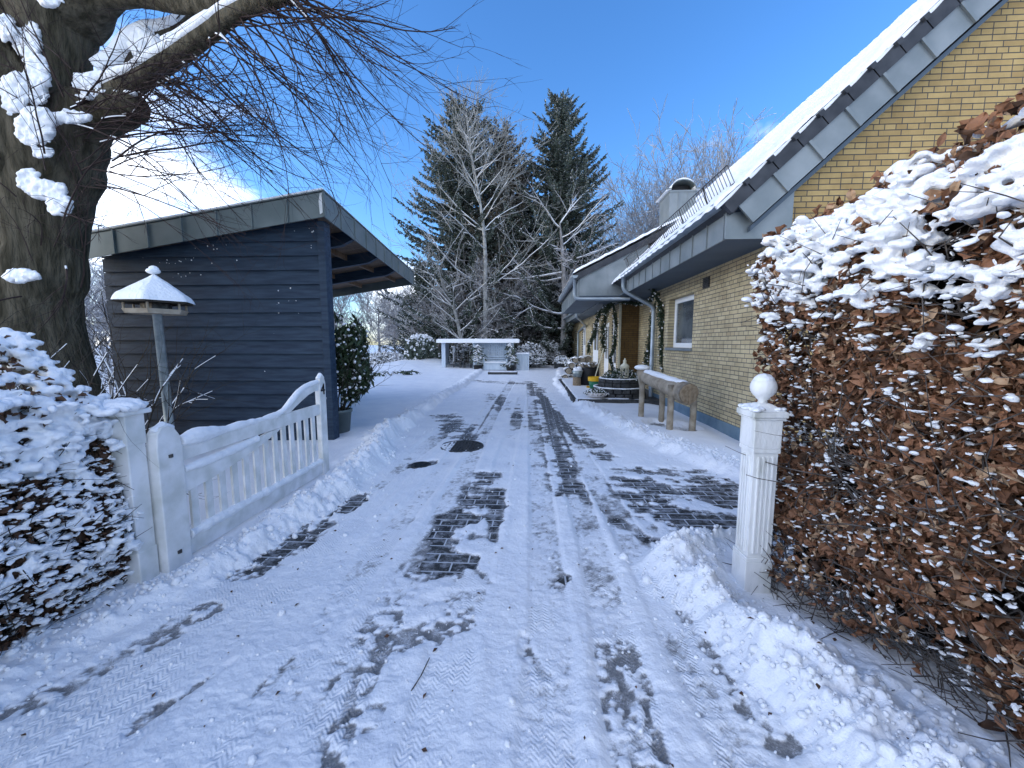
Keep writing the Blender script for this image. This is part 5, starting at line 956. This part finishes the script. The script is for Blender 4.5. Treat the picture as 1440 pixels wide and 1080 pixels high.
# sprigs poking out of the garden snow
for i, (px, py, lab) in enumerate([(572, 527, 'fern like green sprig poking out of the snow mound'), (528, 530, 'small twig tuft in the garden snow beside the potted evergreen'), (549, 528, 'thin upright stem in the garden snow between the two tufts')]):
    c = onG(px, py, .1); t = thing('snow_sprig', lab, 'plant', c); m = MB(); k = 16 if i != 2 else 5
    for j in range(k): a = rng.uniform(0, 6.28); P = [c+A(.5*s_*cos(a), .2*s_*sin(a), .55*s_-.45*s_**2) for s_ in (0, .5, 1)]; m.segs(P[:2], P[1:], .012, .008, 4); m.quads(np.array(P*3), rng.normal(size=(9, 3))*.3+A(cos(a), 0, -.3), rng.normal(size=(9, 3)), .16, .02)
    m.build('leaves', LEAFG, t)

# ------------------------------------------------------------------ woodshed with a bench
YS = 20.7; rng = np.random.default_rng(51)
def px2(x, y, Y=YS): v = onY(x, y, Y); return v[0], v[2]
t = thing('garden_shelter', 'low pale blue open fronted garden shelter with a snowy flat roof', 'shelter', (-2.8, YS, 0))
xl_, xm_, xr2_ = px2(621, 500)[0], px2(666, 500)[0], px2(721, 500)[0]; zt_ = px2(680, 481)[1]
part('roof', lambda m: m.box((xl_-.2, YS-.25, zt_), (xr2_+.35, YS+1.8, zt_+.13)), SHEDP, t, bevel=.01); part('roof_snow', lambda m: snowpad(m, xl_-.2, xr2_+.35, YS-.25, YS+1.8, zt_+.13, .045, .06, 8, .05), SNOWF, t, smooth=True)
part('fascia', lambda m: m.box((xl_-.21, YS-.27, zt_-.04), (xr2_+.36, YS-.25, zt_+.14)), PLASTIC, t)
for x, w in ((xl_, .2), (xm_-.04, .13), (xr2_-.06, .12)): boxp('post', (x, YS, -.1), (x+w, YS+.12, zt_), SHEDP, t)
part('side_wall', lambda m: m.box((xl_, YS+.12, 0), (xl_+.05, YS+1.7, zt_)), SHEDP, t)
def bw(m):
    x = xm_
    while x < xr2_: m.box((x, YS+.42+.012*rng.random(), 0), (x+.112, YS+.47, zt_)); x += .125
part('board_wall', bw, SHEDP, t)
part('inner_post', lambda m: m.box((xl_+.42, YS+.9, .3), (xl_+.55, YS+1.0, zt_-.2)), PLASTIC, t)
bxc = px2(697, 510)[0]; t = thing('garden_bench', 'pale garden bench with snow on its seat against the blue boards', 'bench', (bxc, YS-.1, 0))
part('seat', lambda m: m.box((bxc-.62, YS-.2, .38), (bxc+.62, YS+.3, .43)), SHEDP, t); part('backrest', lambda m: [m.box((bxc-.62, YS+.28, .48+.12*i), (bxc+.62, YS+.32, .56+.12*i)) for i in range(3)], SHEDP, t)
part('front_panel', lambda m: m.box((bxc-.58, YS-.18, .05), (bxc+.58, YS-.15, .36)), SHEDP, t); part('snow_cap', lambda m: snowpad(m, bxc-.62, bxc+.62, YS-.2, YS+.26, .43, .06, .04, 9), SNOWF, t, smooth=True)
for s_ in (-1, 1):
    for yy_ in (-.16, .28): boxp('leg', (bxc+s_*.6-.03, YS+yy_-.03, -.02), (bxc+s_*.6+.03, YS+yy_+.03, .62), SHEDP, t)
def sapling(px, Y, label, h):
    x = px2(px, 500, Y)[0]; t = thing('snowy_sapling', label, 'shrub', (x, Y, 0), 'saplings in tubs beside the bench'); part('tub', lambda m: m.lathe((x, Y, 0), [(.2, 0), (.26, .3), (.22, .3)], 14), BLACKP, t); m = MB(); m2 = MB(); m.segs([(x, Y, .2)], [(x, Y, h)], .02, .01, 5)
    for i in range(30):
        z = rng.uniform(.35, h); a = rng.uniform(0, 6.28); L = .45*(1.2-z/h)+.1; p = A(x, Y, z); e_ = p+A(cos(a)*L, sin(a)*L, -.15); m.quads(p+(e_-p)*rng.random((8, 1)), np.tile((e_-p)/np.linalg.norm(e_-p), (8, 1))+rng.normal(size=(8, 3))*.4, rng.normal(size=(8, 3)), .18, .025); m2.segs([p+A(0, 0, .03)], [e_+A(0, 0, .03)], .035, .02, 6)
    m.build('foliage', NEEDLE, t); m2.build('snow_cap', SNOWF, t, smooth=True)
sapling(672, YS-.2, 'little snowy conifer in a tub left of the bench', 1.4); sapling(718, YS-.2, 'little snowy conifer in a tub right of the bench', 1.45)
x = px2(735, 500)[0]; t = thing('slatted_box', 'grey slatted storage box with a snowy lid right of the garden shelter', 'box', (x, YS+.2, 0))
part('slats', lambda m: [m.box((x-.33+.085*i, YS, 0), (x-.33+.085*i+.075, YS+.5, .86)) for i in range(8)], SHEDP, t); part('lid', lambda m: m.box((x-.38, YS-.04, .86), (x+.38, YS+.55, .9)), SHEDP, t); part('snow_cap', lambda m: snowpad(m, x-.38, x+.38, YS-.04, YS+.55, .9, .07, .04, 3), SNOWF, t, smooth=True)
for i, (px, lab) in enumerate([(640, 'left dark garden chair stored in the open bay of the shelter'), (655, 'right dark garden chair stored in the open bay of the shelter')]):
    x = px2(px, 500)[0]; t = thing('garden_chair', lab, 'chair', (x, YS+.6, 0), 'garden chairs in the open bay'); y = YS+.6
    boxp('seat', (x-.2, y-.2, .42), (x+.2, y+.2, .45), BARKD, t); part('backrest', lambda m: [m.box((x-.2+.1*j, y+.18, .45), (x-.16+.1*j, y+.2, .95)) for j in range(5)], BARKD, t)
    for sx in (-.18, .18):
        for sy in (-.18, .18): part('leg', lambda m: m.segs([(x+sx, y+sy, 0)], [(x+sx, y+sy, .43)], .018, .018, 5), BARKD, t)
x = onG(706, 528)[0]; y = 17.95; t = thing('low_step', 'low dark wooden step half buried in the snow before the bench', 'step', (x, y, 0)); boxp('board', (x-.68, y-.15, .02), (x+.68, y+.35, .13), STONE, t, bevel=.01); part('snow_cap', lambda m: snowpad(m, x-.66, x+.68, y-.1, y+.35, .13, .03, .04, 6), SNOWF, t, smooth=True)

# ------------------------------------------------------------------ sky and sun
SUN_EL, SUN_AZ = radians(13), radians(-100)        # azimuth from +Y, positive to the right
w = bpy.data.worlds.new('World'); scene.world = w; w.use_nodes = True; n = w.node_tree.nodes; l = w.node_tree.links; bg = n['Background']
sky = n.new('ShaderNodeTexSky'); sky.sky_type = 'NISHITA'; sky.sun_disc = False; sky.sun_elevation = SUN_EL; sky.sun_rotation = SUN_AZ; sky.air_density = 1.0; sky.dust_density = .6; sky.ozone_density = 3.0; sky.altitude = 50
tc = n.new('ShaderNodeTexCoord'); mp = n.new('ShaderNodeMapping'); mp.inputs['Scale'].default_value = (1.6, 1.6, 6); l.new(tc.outputs['Generated'], mp.inputs[0])
nz = n.new('ShaderNodeTexNoise'); nz.inputs['Scale'].default_value = 2.3; nz.inputs['Detail'].default_value = 8; nz.inputs['Roughness'].default_value = .55; nz.inputs['Distortion'].default_value = .4; l.new(mp.outputs[0], nz.inputs['Vector'])
def math_(op, a, b=None, c=None):
    x = n.new('ShaderNodeMath'); x.operation = op
    for i, v in enumerate((a, b, c)):
        if v is None: continue
        if hasattr(v, 'links'): l.new(v, x.inputs[i])
        else: x.inputs[i].default_value = v
    return x.outputs[0]
def window_(px, py, a0, a1):           # bank of cloud round a direction of the sky: angular radii in degrees
    d = ray(px, py); d = d/np.linalg.norm(d); v = n.new('ShaderNodeVectorMath'); v.operation = 'DOT_PRODUCT'; v.inputs[1].default_value = d; l.new(tc.outputs['Generated'], v.inputs[0])
    r = n.new('ShaderNodeMapRange'); r.interpolation_type = 'SMOOTHSTEP'; r.inputs[1].default_value = cos(radians(a1)); r.inputs[2].default_value = cos(radians(a0)); l.new(v.outputs['Value'], r.inputs[0]); return r.outputs[0]
a = math_('MAXIMUM', window_(150, 310, 5, 20), math_('MULTIPLY', window_(560, 425, 1, 9), .95)); 
for px_, py_, k_ in ((985, 200, .50), (1010, 196, .56), (1035, 190, .6), (1060, 186, .62), (1085, 182, .6)): a = math_('MAXIMUM', a, math_('MULTIPLY', window_(px_, py_, .1, 2.2), k_))
v = n.new('ShaderNodeVectorMath'); v.operation = 'DOT_PRODUCT'; v.inputs[1].default_value = (-.1, -.93, .35); l.new(tc.outputs['Generated'], v.inputs[0]); r = n.new('ShaderNodeMapRange'); r.interpolation_type = 'SMOOTHSTEP'; r.inputs[1].default_value = .1; r.inputs[2].default_value = .75; l.new(v.outputs['Value'], r.inputs[0]); a = math_('MAXIMUM', a, math_('MULTIPLY', r.outputs[0], .92))  # added whitish cloud in the unseen sky behind the camera, lifts the ambient light
a = math_('MAXIMUM', a, math_('MULTIPLY', window_(-300, 420, 10, 50), .9))
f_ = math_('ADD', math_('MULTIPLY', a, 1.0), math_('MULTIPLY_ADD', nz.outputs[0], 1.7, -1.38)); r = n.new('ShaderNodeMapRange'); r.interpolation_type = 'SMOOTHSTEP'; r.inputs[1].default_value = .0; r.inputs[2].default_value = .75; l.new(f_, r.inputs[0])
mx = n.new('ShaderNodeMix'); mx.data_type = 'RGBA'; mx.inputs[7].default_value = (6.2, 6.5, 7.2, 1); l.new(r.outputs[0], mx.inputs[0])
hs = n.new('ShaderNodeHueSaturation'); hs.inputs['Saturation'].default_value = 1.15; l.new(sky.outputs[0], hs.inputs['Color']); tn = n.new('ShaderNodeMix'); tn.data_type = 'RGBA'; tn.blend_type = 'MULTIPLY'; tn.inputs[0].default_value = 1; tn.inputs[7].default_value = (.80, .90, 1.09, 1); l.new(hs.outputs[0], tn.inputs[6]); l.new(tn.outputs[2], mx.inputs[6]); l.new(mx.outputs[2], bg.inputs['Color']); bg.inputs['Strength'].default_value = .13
sd = bpy.data.lights.new('sun', 'SUN'); sd.energy = .5; sd.angle = radians(60); sd.color = (1, .93, .85); so = bpy.data.objects.new('sun', sd); COL.objects.link(so)
from mathutils import Vector
sdir = Vector((sin(SUN_AZ)*cos(SUN_EL), cos(SUN_AZ)*cos(SUN_EL), sin(SUN_EL))); so.rotation_euler = sdir.to_track_quat('Z', 'Y').to_euler()
vs = scene.view_settings; vs.view_transform = 'Standard'; vs.look = 'None'; vs.gamma = 1; vs.use_curve_mapping = False; vs.exposure = 1.55
